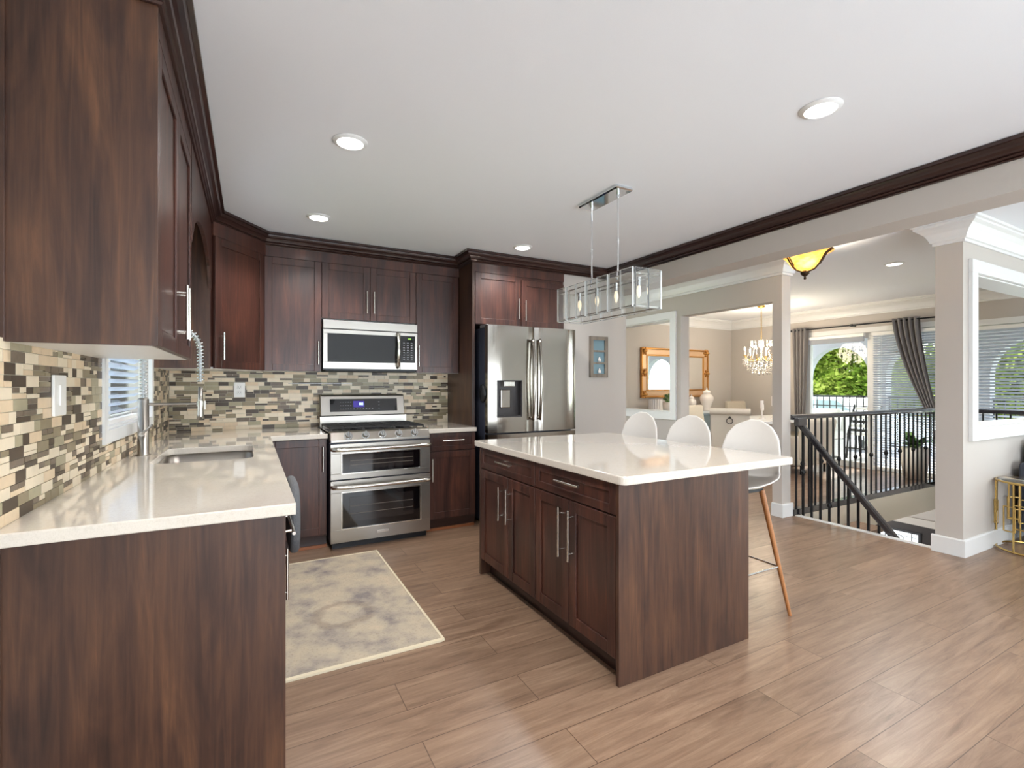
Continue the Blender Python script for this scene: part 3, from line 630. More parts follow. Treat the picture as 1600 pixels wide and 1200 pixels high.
# ================================================================== RANGE
X0, X1 = .547, 1.357
rg = thing('gas_range', (.95, 4.4, 0), 'stainless double-oven gas range between the base cabinets', 'stove')
MB().box(X0, X1, 4.04, 4.80, .06, .86).build('body', FSD, rg)
MB().box(X0+.02, X1-.02, 4.05, 4.7, 0, .06).build('base', BPL, rg)
def ovendoor(z0, z1, wz0, wz1, hz):
    y0 = 4.0
    d = MB(); a, b = X0+.085, X1-.085
    d.box(X0, X1, y0, 4.04, z0, wz0).box(X0, X1, y0, 4.04, wz1, z1).box(X0, a, y0, 4.04, wz0, wz1).box(b, X1, y0, 4.04, wz0, wz1)
    d = d.build('oven_door', SS, rg, bev=.002)
    MB().box(a, b, y0+.004, y0+.02, wz0, wz1).build('glass', BG, d)
    f = MB()
    for p in ((a-.006, b+.006, wz1-.004, wz1+.006), (a-.006, b+.006, wz0-.006, wz0+.004), (a-.006, a+.004, wz0+.004, wz1-.004), (b-.004, b+.006, wz0+.004, wz1-.004)): f.box(p[0], p[1], y0-.005, y0+.006, p[2], p[3])
    f.build('bezel', NI, d, bev=.001)
    ins = .055 if wz1-wz0 > .2 else .03
    MB().box(a+.06, b-.06, y0+.002, y0+.006, wz0+ins, wz1-ins*.8).build('window', OVN, d)
    for s in (1, 2):
        zz = wz0+ins+(wz1-wz0-2*ins)*s/3; MB().box(a+.065, b-.065, y0+.0005, y0+.003, zz, zz+.003).build('rack', mat('rack_grey', lin(120, 110, 100), .4, .5), d)
    hp = [(X0+.012, y0-.005, hz), (X0+.018, y0-.04, hz), (X0+.05, y0-.052, hz)]+[(X0+.05+(X1-X0-.10)*i/8, y0-.052-.006*math.sin(PI*i/8), hz) for i in range(1, 8)]+[(X1-.05, y0-.052, hz), (X1-.018, y0-.04, hz), (X1-.012, y0-.005, hz)]
    MB().tube(hp, .016, 12).build('handle', NI, d)
    return d
ovendoor(.555, .835, .60, .76, .795)
lo = ovendoor(.055, .545, .16, .45, .50)
MB().box(.905, 1.0, 3.994, 4.0, .098, .118).build('badge', NI, lo, bev=.001)
# control front with knobs
kp = MB().prismx([(4.0, .845), (4.0, .865), (4.035, .925), (4.09, .935), (4.09, .845)], X0, X1).build('knob_panel', SS, rg, bev=.006)
for i in range(5):
    kx = X0+.135+i*.135; nv = V((0, -.86, .5)).normalized(); p = V((kx, 4.015, .895))
    kb = MB().cyl(p, p+nv*.008, .032, n=20).cyl(p+nv*.008, p+nv*.035, .026, .021, n=20).build('knob', CHR, rg)
    MB().cyl(p+nv*.037+V((0, -.01, -.018)), p+nv*.037+V((0, .005, .02)), .008, n=8).build('grip', CHR, kb)
MB().box(X0, X1, 4.09, 4.68, .90, .925).build('cooktop', BG, rg, bev=.003)
for (a, b) in ((X0+.02, X0+.27), (X0+.28, X1-.28), (X1-.27, X1-.02)):
    g = MB()
    for x in (a, b): g.tube([(x, 4.12, .93), (x, 4.13, .95), (x, 4.64, .95), (x, 4.65, .93)], .0065, 6)
    for y in (4.13, 4.26, 4.385, 4.51, 4.64): g.tube([(a, y, .95), (b, y, .95)], .0065, 6)
    g.tube([((a+b)/2, 4.13, .952), ((a+b)/2, 4.64, .952)], .0065, 6)
    g.build('grate', GRT, rg)
for x, y, r in ((X0+.145, 4.25, .045), (X0+.145, 4.53, .035), (.952, 4.385, .05), (X1-.145, 4.25, .04), (X1-.145, 4.53, .045)):
    MB().lathe([(.0001, .018), (r*.75, .018), (r*.8, .012), (r, .008), (r, 0)], (x, y, .925)).build('burner', GRT, rg)
MB().box(X0+.005, X1-.005, 4.70, 4.79, .90, 1.015).build('riser', SS, rg, bev=.002)
bgp = MB().prismx([(4.68, 1.02), (4.715, 1.20), (4.73, 1.212), (4.79, 1.212), (4.79, 1.02)], X0+.01, X1-.03).build('control_panel', SS, rg, bev=.004)
TP = Matrix.Translation((0, 4.68, 1.02)) @ Matrix.Rotation(-math.atan2(.035, .18), 4, 'X')
MB(TP).box(X0+.09, X1-.10, -.003, .004, .035, .155).build('display_glass', BG, bgp, bev=.002)
MB(TP).box(.845, .945, -.0035, 0, .075, .135).build('clock_display', mat('display_violet', lin(40, 32, 92), .2, emis=lin(60, 48, 150), es=.5), bgp)
MB(TP).box(.90, .905, -.0045, 0, .095, .118).box(.911, .916, -.0045, 0, .095, .118).box(.921, .934, -.0045, 0, .095, .099).box(.921, .934, -.0045, 0, .105, .109).box(.921, .934, -.0045, 0, .114, .118).build('clock_digits', mat('digit_glow', lin(150, 190, 255), .3, emis=(.5, .7, 1, 1), es=2), bgp)
BTN = mat('button_print', lin(150, 150, 156), .5)
m = MB(TP)
for r in range(3):
    for x in (.725, .748, .771, .794, .815): m.box(x, x+.012, -.0038, 0, .058+r*.032, .062+r*.032)
    for x in (1.075,): m.box(x, x+.014, -.0038, 0, .06+r*.03, .066+r*.03)
for i in range(7): m.box(.845+i*.028, .857+i*.028, -.0038, 0, .056, .062)
m.build('button_print', BTN, bgp)

# ================================================================== MICROWAVE
mw = thing('microwave', (.965, 4.6, 1.435), 'stainless over-the-range microwave under the short upper cabinet', 'microwave')
MX0, MX1, YF = .548, 1.382, 4.44
MB().box(MX0, MX1, YF+.03, 4.82, 1.435, 1.87).build('body', BPL, mw)
MB().box(MX0, MX1, YF, YF+.03, 1.795, 1.87).build('vent_panel', SS, mw, bev=.002)
XS = 1.215; a, b, c0, c1 = MX0+.035, XS-.04, 1.505, 1.752
dr = MB().box(MX0, XS, YF, YF+.03, 1.445, c0).box(MX0, XS, YF, YF+.03, c1, 1.788).box(MX0, a, YF, YF+.03, c0, c1).box(b, XS, YF, YF+.03, c0, c1).build('door', SS, mw, bev=.002)
MB().box(a, b+.02, YF-.001, YF+.02, c0, c1).build('glass', BG, dr, bev=.001)
MB().box(a+.055, b-.06, YF-.003, YF, c0+.045, c1-.06).build('window', MWW, dr)
MB().tube([(XS-.022, YF, 1.775), (XS-.022, YF-.035, 1.755), (XS-.022, YF-.05, 1.62), (XS-.022, YF-.035, 1.48), (XS-.022, YF, 1.462)], .014, 12).build('handle', NI, dr)
MB().lathe([(.0001, 0), (.011, 0), (.011, .002), (.0001, .002)], (0, 0, 0)).build('badge', CHR, dr)
bd = dr.children[-1]; bd.data.transform(Matrix.Translation(V((MX0+.045, YF-.002, 1.475))-mw.location) @ Matrix.Rotation(PI/2, 4, 'X'))
cp = MB().box(XS+.003, MX1, YF, YF+.03, 1.445, 1.788).build('control_panel', SS, mw, bev=.002)
MB().box(XS-.005+.01, MX1-.022, YF-.003, YF, 1.51, 1.76).build('keypad', BG, cp, bev=.001)
m = MB()
for r in range(8):
    for k in range(3): m.box(XS+.03+k*.036, XS+.046+k*.036, YF-.0042, YF-.003, 1.535+r*.022, 1.541+r*.022)
m.build('button_print', BTN, cp)
MB().box(XS+.075, XS+.105, YF-.0042, YF-.003, 1.725, 1.739).build('clock_display', mat('display_green', lin(60, 90, 30), .3, emis=lin(120, 170, 40), es=.8), cp)
MB().box(MX0+.02, MX1-.02, YF+.02, 4.8, 1.424, 1.436).build('grease_filter', GRT, mw)

# ================================================================== FRIDGE
fr_ = thing('refrigerator', (2.39, 4.4, 0), 'stainless french-door refrigerator with water dispenser', 'refrigerator')
GX0, GX1, GY = 1.90, 2.875, 3.985
MB().box(GX0+.002, GX1-.002, 4.06, 4.80, .03, 1.835).build('cabinet_body', FSD, fr_, bev=.004)
MB().box(GX0+.02, GX1-.02, 4.0, 4.75, 0, .05).build('base_grille', BPL, fr_)
MB().box(GX0, GX0+.12, 4.02, 4.16, 1.836, 1.862).box(GX1-.12, GX1, 4.02, 4.16, 1.836, 1.862).build('hinge_cover', mat('hinge_grey', lin(140, 140, 142), .4, .5), fr_, bev=.003)
def fdoor(x0, x1, z0, z1, name='door', hole=None):
    def yc(x): return GY - .022*(1-((x-(x0+x1)/2)/((x1-x0)/2))**4)
    m = MB(); n = 22; xs = [x0+(x1-x0)*i/n for i in range(n+1)]
    if hole: xs = sorted(set([x for x in xs if abs(x-hole[0]) > .008 and abs(x-hole[1]) > .008]+[hole[0], hole[1]]))
    zs = [z0, z1] if not hole else [z0, hole[2], hole[3], z1]
    for i in range(len(xs)-1):
        for j in range(len(zs)-1):
            if hole and j == 1 and xs[i] >= hole[0]-1e-6 and xs[i+1] <= hole[1]+1e-6: continue
            a, b = xs[i], xs[i+1]
            m.add([(a, yc(a), zs[j]), (b, yc(b), zs[j]), (b, yc(b), zs[j+1]), (a, yc(a), zs[j+1])], [(0, 1, 2, 3)], 0, True)
    k = len(xs)
    for z in (z0, z1): m.add([(x, yc(x), z) for x in xs]+[(x, GY+.06, z) for x in xs], [(i, i+1, k+i+1, k+i) for i in range(k-1)])
    m.box(x0, x0+.001, yc(x0), GY+.06, z0, z1).box(x1-.001, x1, yc(x1), GY+.06, z0, z1)
    return m.build(name, SSV, fr_), yc
HO = (1.985, 2.245, 1.005, 1.345)
dl, yc = fdoor(GX0, 2.385, .862, 1.855, hole=HO)
yd = GY+.045
r_ = MB().box(HO[0], HO[1], yd, yd+.004, HO[2], HO[3]).box(HO[0]-.002, HO[0]+.004, GY-.022, yd, HO[2], HO[3]).box(HO[1]-.004, HO[1]+.002, GY-.022, yd, HO[2], HO[3]).box(HO[0], HO[1], GY-.022, yd, HO[3]-.004, HO[3]+.002).box(HO[0], HO[1], GY-.022, yd, HO[2]-.002, HO[2]+.012).build('dispenser', mat('dispenser_recess', lin(70, 66, 66), .25, .4), dl)
MB().box(2.06, 2.17, GY-.02, yd, 1.29, 1.335).build('nozzle', NI, dl, bev=.004)
MB().box(2.045, 2.145, GY+.02, yd, 1.09, 1.26).build('paddle', SSV, dl, bev=.006)
dr_, _ = fdoor(2.391, GX1, .862, 1.855)
fz, _ = fdoor(GX0, GX1, .06, .848, 'freezer_drawer')
for par, x, s in ((dl, 2.350, -1), (dr_, 2.426, 1)):
    P_ = [(x, GY-.02, 1.72)]+[(x+s*.0, GY-.05-.028*math.sin(PI*i/12), 1.735-(1.735-.975)*i/12) for i in range(13)]+[(x, GY-.02, .99)]
    MB().tube(P_, .0145, 10).build('handle', SSV, par)
MB().tube([(GX0+.08, GY-.02, .78), (GX0+.1, GY-.07, .78), (2.39, GY-.085, .78), (GX1-.1, GY-.07, .78), (GX1-.08, GY-.02, .78)], .0145, 10).build('handle', SSV, fz)
# small dark holder stuck on the side of the fridge
o = MB().lathe([(.0001, -.03), (.045, -.03), (.055, -.015), (.055, .01), (.04, .02), (.0001, .02)], (0, 0, 0)).build('magnetic_holder', BPL)
o.data.transform(Matrix.Rotation(PI/2, 4, 'Y') @ Matrix.Scale(1.6, 4, (1, 0, 0))); o.location = (GX0-.021, 4.09, 1.225)
tag(o, 'black oval holder stuck on the left side of the fridge', 'holder')

# ================================================================== ISLAND
IX0, IX1, IY0, IY1 = 1.41, 2.25, 1.61, 3.05
il = thing('kitchen_island', (1.83, 2.33, 0), 'dark wood kitchen island with drawers and doors under a white top', 'kitchen island')
MB().box(IX0, IX1-.02, IY0+.02, IY1-.02, .105, CB-.001).build('body', CH, il)
MB().box(IX0+.05, IX1-.04, IY0+.02, IY1-.02, 0, .105).build('toe_kick', CHD, il)
MB().box(IX0-.02, IX1, IY0, IY0+.02, 0, CB-.001).build('end_panel', CHP, il, bev=.0012)
MB().box(IX0-.02, IX1, IY1-.02, IY1, 0, CB-.001).build('end_panel', CHP, il, bev=.0012)
MB().box(IX1-.02, IX1-.002, IY0+.022, IY1-.022, 0, CB-.001).build('back_panel', CHP, il, bev=.0012)
TI = FI(IX0, 0); TH = FI(IX0-.02, 0)
def isl(y0, y1, z0, z1, name, hy, hz, L, vert, fr=.055):
    d = shaker(TI, il, -y1, -y0, z0, z1, name, fr); handle(TH, d, -hy, hz, L, vert); return d
isl(2.31, 3.028, .735, CB-.004, 'drawer', 2.65, .815, .19, False, .04)
isl(1.632, 2.305, .735, CB-.004, 'drawer', 1.965, .818, .20, False, .04)
isl(2.632, 3.028, .11, .73, 'door', 2.70, .56, .21, True); isl(2.31, 2.628, .11, .73, 'door', 2.60, .56, .21, True)
isl(1.985, 2.305, .11, .73, 'door', 2.03, .565, .25, True); isl(1.632, 1.981, .11, .73, 'door', 1.945, .565, .25, True)
o = MB().prism(rrect(1.967, 2.335, .597, .775, .03, 4), CB, CT).build('island_countertop', QZ, bev=.005)
tag(o, 'large white quartz top of the kitchen island', 'countertop')

# ================================================================== STOOLS
def make_stool():
    r = thing('bar_stool', (2.48, 1.855, 0), 'white shell bar stool with wooden legs, the one nearest the camera', 'bar stool', 'white bar stools along the far side of the island')
    cx, cy = 2.48, 1.855
    prof = [(-.19, .745), (-.15, .735), (-.06, .722), (.03, .720), (.09, .735), (.125, .775), (.145, .84), (.158, .92), (.166, 1.0), (.170, 1.06), (.172, 1.095)]
    wd = [.155, .18, .195, .20, .202, .202, .199, .192, .170, .118, .03]
    cu = [.0, .012, .03, .045, .05, .05, .045, .04, .03, .015, .0]
    def fn(u, t):
        k = t*(len(prof)-1); i = min(int(k), len(prof)-2); f = k-i
        L2 = lambda A: A[i]*(1-f)+A[i+1]*f
        x = prof[i][0]*(1-f)+prof[i+1][0]*f; z = prof[i][1]*(1-f)+prof[i+1][1]*f; s = 2*u-1; c = L2(cu)*s*s
        fwd = min(1, max(0, (z-.73)/.1))
        return (cx+x-c*fwd*.9, cy+s*L2(wd), z+c*(1-fwd))
    MB().grid(fn, 14, 30).build('shell', STW, r, solid=.012, sub=1)
    MB().box(cx-.10, cx+.10, cy-.10, cy+.10, .695, .712).build('seat_plate', BPL, r)
    for sx in (-1, 1):
        for sy in (-1, 1):
            MB().cyl((cx+sx*.095, cy+sy*.095, .70), (cx+sx*.20, cy+sy*.195, 0), .016, .010, n=12).build('leg', OAK, r)
    k = 1-.27/.70; ex, ey = .095+.105*k, .095+.10*k; f = MB()
    P_ = [(cx-ex, cy-ey, .27), (cx+ex, cy-ey, .27), (cx+ex, cy+ey, .27), (cx-ex, cy+ey, .27)]
    for i in range(4): f.cyl(P_[i], P_[(i+1) % 4], .0055, n=8)
    f.build('footrest', CHR, r)
    return r
st = make_stool()
dup(st, (2.48, 2.32, 0), label='white shell bar stool with wooden legs, middle of the three at the island')
dup(st, (2.48, 2.79, 0), label='white shell bar stool with wooden legs, farthest of the three at the island')

# ================================================================== LINEAR CRYSTAL PENDANT
pn = thing('crystal_pendant_light', (2.045, 2.52, CZ), 'linear chrome and crystal pendant light hanging over the island', 'chandelier')
BX0, BX1, BY0, BY1, BZ0, BZ1 = 1.935, 2.155, 2.115, 2.90, 1.755, 1.985
MB().box(2.01, 2.145, 2.345, 2.755, 2.535, CZ).build('canopy', CHR, pn, bev=.008, seg=1)
for y in (2.40, 2.67):
    MB().cyl((2.045+.02, y, 2.50), (2.045+.02, y, 2.535), .009).cyl((2.065, y, BZ1-.01), (2.065, y, 2.52), .006).cyl((2.065, y, 2.23), (2.065, y, 2.25), .008).build('rod', CHR, pn)
m = MB()
for z in (BZ0+.008, BZ1-.03):
    for x in (BX0+.014, BX1-.014): m.box(x-.003, x+.003, BY0+.01, BY1-.01, z-.004, z+.004)
    for y in (BY0+.014, BY1-.014): m.box(BX0+.01, BX1-.01, y-.004, y+.004, z-.004, z+.004)
m.box(2.061, 2.069, BY0+.01, BY1-.01, BZ1-.034, BZ1-.026); m.build('frame', NI, pn)
NP = 7; L = (BY1-BY0)/NP
for i in range(NP):
    for x in (BX0, BX1):
        dx = .006 if i % 2 else 0; s = 1 if x == BX0 else -1
        MB().box(x+s*dx-.007, x+s*dx+.007, BY0+i*L+.003, BY0+(i+1)*L-.003, BZ0-.004, BZ1).edge((2, 3)).build('crystal_panel', [GLS, GLSE], pn, bev=.003, seg=1)
for y in (BY0+.0, BY1):
    for i in range(2):
        w_ = (BX1-BX0-.016)/2; a = BX0+.008+i*w_
        MB().box(a+.002, a+w_-.002, y-.005, y+.005, BZ0-.004, BZ1).edge((0, 1)).build('crystal_panel', [GLS, GLSE], pn, bev=.003, seg=1)
for i in range(4):
    y = BY0+.10+i*(BY1-BY0-.2)/3
    s = MB().cyl((2.065, y, BZ1-.03), (2.065, y, BZ1-.085), .013).build('socket', CHR, pn)
    MB().lathe([(.0001, -.075), (.006, -.065), (.014, -.04), (.014, -.02), (.008, 0)], (2.065, y, BZ1-.085), 12).build('bulb', mat('candle_bulb', lin(240, 225, 200), .2, emis=(1, .8, .55, 1), es=.5) if i == 0 else bpy.data.materials['candle_bulb'], s)

# ================================================================== RECESSED LIGHTS
def downlight(x, y, label, power=18):
    r = thing('recessed_light', (x, y, CZ), label, 'ceiling light', 'recessed ceiling lights')
    MB().lathe([(.066, -.012), (.086, -.004), (.088, -.0005), (.066, -.0005)], (x, y, CZ)).build('trim_ring', TRIM, r)
    MB().lathe([(.0001, -.004), (.066, -.006), (.066, -.001), (.0001, -.001)], (x, y, CZ)).build('lens', LAMPE, r)
    d = bpy.data.lights.new('downlight', 'SPOT'); d.energy = power*2.2; d.spot_size = 2.5; d.spot_blend = .6; d.shadow_soft_size = .06; d.color = (1, .995, .985)
    o = bpy.data.objects.new('downlight', d); C.objects.link(o); o.parent = r; o.location = (0, 0, -.02)
downlight(.452, 2.60, 'round recessed ceiling light above the sink aisle')
downlight(2.28, 1.27, 'round recessed ceiling light nearest the camera, upper right')
downlight(.447, 3.875, 'round recessed ceiling light before the cabinet left of the microwave')
downlight(2.18, 3.835, 'round recessed ceiling light in front of the fridge')
downlight(5.86, 2.53, 'round recessed ceiling light over the stairwell', 46)
for x, y, lb in ((.45, 1.30, 'added unseen recessed ceiling light over the near left counter'), (.45, -.6, 'added unseen recessed ceiling light behind the camera on the left'), (2.28, -.9, 'added unseen recessed ceiling light behind the camera in the middle'),
                 (5.2, -.4, 'added unseen recessed ceiling light in the front room near the hall'), (7.2, .2, 'added unseen recessed ceiling light in the front room over the sofa')): downlight(x, y, lb, 18)  # out-of-view downlights added to carry more of the room light

# amber bowl light
am = thing('bowl_ceiling_light', (4.2, 2.47, CZ), 'amber glass bowl ceiling light with bronze straps in the hall', 'ceiling light')
ax, ay = 4.2, 2.47
AMB = bpy.data.materials.new('amber_glass'); AMB.use_nodes = True
n_ = AMB.node_tree.nodes; L_ = AMB.node_tree.links; b_ = n_['Principled BSDF']; b_.inputs['Base Color'].default_value = lin(240, 200, 120); b_.inputs['Roughness'].default_value = .3
t_ = n_.new('ShaderNodeBsdfTranslucent'); t_.inputs[0].default_value = lin(255, 232, 170); x_ = n_.new('ShaderNodeMixShader'); x_.inputs[0].default_value = .6
no_ = n_.new('ShaderNodeTexNoise'); no_.inputs['Scale'].default_value = 9; r_ = ramp(n_, [(.35, lin(250, 212, 130)), (.65, lin(255, 238, 190))]); L_.new(no_.outputs['Fac'], r_.inputs[0]); L_.new(r_.outputs[0], t_.inputs[0])
L_.new(b_.outputs[0], x_.inputs[1]); L_.new(t_.outputs[0], x_.inputs[2]); L_.new(x_.outputs[0], n_['Material Output'].inputs[0])
MB().lathe([(.0001, 0), (.07, 0), (.07, -.02), (.03, -.03), (.012, -.035), (.012, -.30), (.0001, -.30)], (ax, ay, CZ)).build('stem', BRZ, am)
MB().lathe([(.03, -.275), (.07, -.258), (.100, -.230), (.125, -.192), (.150, -.156), (.178, -.132), (.212, -.118)], (ax, ay, CZ), 36).build('bowl', AMB, am, solid=.005)
for k in range(3):
    a = math.radians(35+120*k); P_ = [(.03, -.285), (.078, -.270), (.112, -.236), (.138, -.197), (.165, -.150), (.214, -.120)]
    MB().tube([(ax+r*math.cos(a), ay+r*math.sin(a), CZ+z) for r, z in P_], .007, 6).tube([(ax+r*math.cos(a+.16), ay+r*math.sin(a+.16), CZ+z) for r, z in P_[2:]], .005, 6).build('strap', BRZ, am)
MB().lathe([(.0001, -.35), (.010, -.345), (.010, -.33), (.006, -.325), (.02, -.315), (.034, -.30), (.034, -.28), (.0001, -.27)], (ax, ay, CZ)).build('finial', BRZ, am)
def point(name, loc, e, col, r=.05, par=None):
    d = bpy.data.lights.new(name, 'POINT'); d.energy = e; d.color = col; d.shadow_soft_size = r
    o = bpy.data.objects.new(name, d); C.objects.link(o); o.location = loc
    if par: o.parent = par; o.location = V(loc)-par.location
point('bowl_bulb', (ax-.06, ay-.05, CZ-.20), 30, (1, .90, .72), .03, am)
point('foyer_fill_light', (6.4, 4.9, -.7), 60, (1, .96, .9), .1)  # unseen point light added to brighten the foyer, no fixture

# ================================================================== STAIR GUARDS
gd = thing('stair_guard_rail', (6.3, 2.95, 0), 'black baluster guard rail across the far side of the stair opening', 'railing')
MB().prismx([(2.915, .955), (2.905, .975), (2.915, .998), (2.94, 1.006), (2.965, .998), (2.975, .975), (2.965, .955)], 4.745, 7.9).build('handrail', RAILW, gd, bev=.003)
MB().box(4.75, 7.88, 2.90, 2.975, 0.0, .062).build('bottom_rail', RAILW, gd, bev=.003)
def baluster(par, x, y, z0, z1, knuckle=None, w=.0075):
    m = MB().box(x-w, x+w, y-w, y+w, z0, z1)
    if knuckle: m.lathe([(.008, -.03), (.014, -.022), (.024, 0), (.014, .022), (.008, .03)], (x, y, knuckle), 8)
    return m.build('baluster', BLKM, par)
n = 28
for i in range(n):
    x = 4.85+i*.1105
    if x > 7.84: break
    baluster(gd, x, 2.94, .062, .958, .5 if i % 3 == 1 else None)
g2 = thing('stair_guard_rail', (7.875, 2.3, 0), 'black guard rail at the window side of the stair opening', 'railing')
MB().box(7.85, 7.90, 1.78, 2.90, .958, 1.005).build('handrail', RAILW, g2, bev=.006)
MB().box(7.85, 7.90, 1.78, 2.90, 0, .05).build('bottom_rail', RAILW, g2)
for i in range(9): baluster(g2, 7.875, 1.86+i*.122, .05, .958, .5 if i % 3 == 1 else None)
# sloping handrail inside the opening
hr = thing('sloping_stair_rail', (4.86, 2.5, 0), 'black sloping handrail with balusters descending at the near side of the stairwell', 'railing')
hp = lambda y: .925+(y-2.93)*1.13
MB().prismx([(2.93, hp(2.93)+.05), (2.93, hp(2.93)-.03), (1.85, hp(1.85)-.03), (1.85, hp(1.85)+.05)], 4.832, 4.888).build('handrail', RAILW, hr, bev=.012)
MB().box(4.752, 4.90, 2.80+.06, 2.905, .895, .975).build('rail_return', RAILW, hr, bev=.006)
for i in range(11):
    y = 2.875-i*.083; z1 = hp(y)-.01
    baluster(hr, 4.86, y, z1-.98, z1, z1-.42 if i % 3 == 0 else None, .0085)
MB().prismx([(2.93, hp(2.93)-.98), (2.93, hp(2.93)-1.2), (1.85, hp(1.85)-1.2), (1.85, hp(1.85)-.98)], 4.83, 4.895).build('stringer', RAILW, hr)
# second rail in the foyer
h2 = thing('sloping_stair_rail', (7.75, 3.0, 0), 'short black sloping rail beside the potted plant at the far stair corner', 'railing')
MB().prismy([(7.42, .74), (7.42, .66), (7.84, .20), (7.84, .30)], 2.74, 2.79).build('handrail', RAILW, h2, bev=.008)
for i in range(4): baluster(h2, 7.48+i*.1, 2.765, -.28, .62-i*.11)
# steps
sm_ = MB()
for i in range(12): sm_.box(4.9, 5.85, 2.88-.27*(i+1)+.0, 2.88-.27*i, -.19*(i+1)-.04, -.19*(i+1)) if 2.88-.27*(i+1) > 1.78 else None
struct('stairs', sm_, FLR)
# front door in the foyer
dr0 = MB().box(8.36, 8.40, 2.2, 2.3, -2.8, -.62).box(8.36, 8.40, 4.35, 4.45, -2.8, -.62).box(8.355, 8.40, 2.2, 4.45, -.70, -.60)
d0 = struct('door_2', dr0, TRIM, label='foyer front door frame')
MB().box(8.36, 8.385, 2.3, 4.35, -2.8, -.70).build('door_leaf', mat('dark_door_paint', lin(52, 50, 54), .35), d0, label='dark double front door')
MB().box(8.345, 8.358, 3.30, 3.80, -1.05, -.82).build('door_glass', mat('leaded_glass', lin(210, 220, 225), .2, emis=(.9, .95, 1, 1), es=.8), d0)
m = MB()
for a, b, c_, d_ in ((3.28, 3.82, -.83, -.80), (3.28, 3.82, -1.07, -1.04), (3.28, 3.31, -1.05, -.82), (3.79, 3.82, -1.05, -.82), (3.38, 3.39, -1.05, -.82), (3.71, 3.72, -1.05, -.82), (3.30, 3.80, -.89, -.885), (3.3, 3.8, -.985, -.98)): m.box(8.338, 8.347, a, b, c_, d_)
m.tube([(8.342, 3.55+.07*math.cos(2*PI*i/16), -.935+.05*math.sin(2*PI*i/16)) for i in range(16)], .005, 6, closed=True)
m.build('leading', mat('leading', lin(70, 74, 80), .4, .5), d0)

# ================================================================== HALL PICTURE
pc = thing('wall_decor', (3.33, 4.19, 1.38), 'weathered wood three-pane frame hung on the wall right of the fridge', 'picture')
WW = wood('weathered_wood', [(.3, lin(104, 94, 84)), (.7, lin(156, 144, 130))], .8, 0)
T = FB(0, 4.20); m = MB(T)
for a, b, c_, d_ in ((3.21, 3.45, 1.79, 1.83), (3.21, 3.45, 1.385, 1.425), (3.21, 3.25, 1.425, 1.79), (3.41, 3.45, 1.425, 1.79), (3.25, 3.41, 1.53, 1.55), (3.25, 3.41, 1.66, 1.68)): m.box(a, b, -.03, 0, c_, d_)
m.build('frame', WW, pc, bev=.002)
for z in (1.425, 1.55, 1.68):
    MB(T).box(3.25, 3.41, -.012, -.002, z, z+.11).build('pane', mat('blue_backing', lin(112, 140, 150), .3) if z < 1.5 else bpy.data.materials['blue_backing'], pc)
for z in (1.432, 1.557):
    MB().lathe([(.0001, 0), (.018, 0), (.018, .02), (.012, .035), (.004, .05), (.0001, .055)], (3.33, 4.172, z), 12).build('votive', CER, pc)

# ================================================================== DINING ROOM
mi = thing('wall_mirror', (6.86, 6.38, 1.08), 'large gilt-framed mirror on the dining room wall', 'mirror')
MX_, MX2, MZ0, MZ1 = 6.00, 7.70, 1.08, 1.965
m = MB(); T = FB(0, 6.40)
for f, y, k in ((0, -.05, .03), (.03, -.035, .09), (.12, -.045, .025)):
    mm = MB(T); a, b, c_, d_ = MX_+f, MX2-f, MZ0+f, MZ1-f
    mm.box(a, b, y, 0, d_-k, d_).box(a, b, y, 0, c_, c_+k).box(a, a+k, y, 0, c_+k, d_-k).box(b-k, b, y, 0, c_+k, d_-k)
    mm.build('frame', GILTL if k == .09 else GILT, mi, bev=.006)
MB(T).box(MX_+.14, MX2-.14, -.03, -.02, MZ0+.14, MZ1-.14).build('mirror_glass', MIR, mi)
for x, z in ((MX_+.06, MZ1-.06), (MX2-.06, MZ1-.06), (MX_+.06, MZ0+.06), (MX2-.06, MZ0+.06), (6.85, MZ1-.06), (6.85, MZ0+.06), (MX_+.05, 1.52), (MX2-.05, 1.52)):
    mm = MB(); mm.ball((x, 6.35, z), .045, sz=.8)
    for k in range(6): mm.ball((x+.055*math.cos(k*PI/3), 6.355, z+.055*math.sin(k*PI/3)), .022)
    mm.build('ornament', GILT, mi)
sb = thing('sideboard', (6.7, 6.15, 0), 'pale sideboard with marble-look top below the mirror', 'sideboard')
MRB = mat('marble_top', lin(232, 236, 238), .15, 0, .4, noise=.3, nscale=5)
MB().box(5.3, 8.15, 5.93, 6.39, .80, .84).build('top', MRB, sb, bev=.004)
MB().box(5.35, 8.1, 5.97, 6.38, .12, .80).build('body', mat('pale_blue_cabinet', lin(196, 212, 220), .3), sb)
for x in (5.4, 8.05):
    for y in (6.0, 6.34): MB().box(x-.02, x+.02, y-.02, y+.02, 0, .12).build('leg', BLKM, sb)
for i in range(4): MB().box(5.38+i*.68, 6.03+i*.68, 5.955, 5.97, .15, .77).build('door', mat('mirrored_front', lin(190, 210, 222), .1, .6) if i == 0 else bpy.data.materials['mirrored_front'], sb, bev=.002)
def jar(x, y, s, label):
    r = thing('ginger_jar', (x, y, .84), label, 'jar', 'white ginger jars on the sideboard')
    MB().lathe([(.0001, 0), (.07, 0), (.065, .02), (.075, .06), (.11, .14), (.135, .21), (.135, .26), (.11, .31), (.07, .335), (.06, .35), (.06, .36)], (0, 0, 0)).build('body', CER, r)
    MB().lathe([(.075, .345), (.08, .37), (.06, .395), (.03, .41), (.012, .42), (.018, .44), (.012, .46), (.0001, .465)], (0, 0, 0)).build('lid', CER, r)
    for c in r.children:
        c.data.transform(Matrix.Translation(r.location) @ Matrix.Identity(4)) ; c.data.transform(Matrix.Scale(s, 4))
    return r
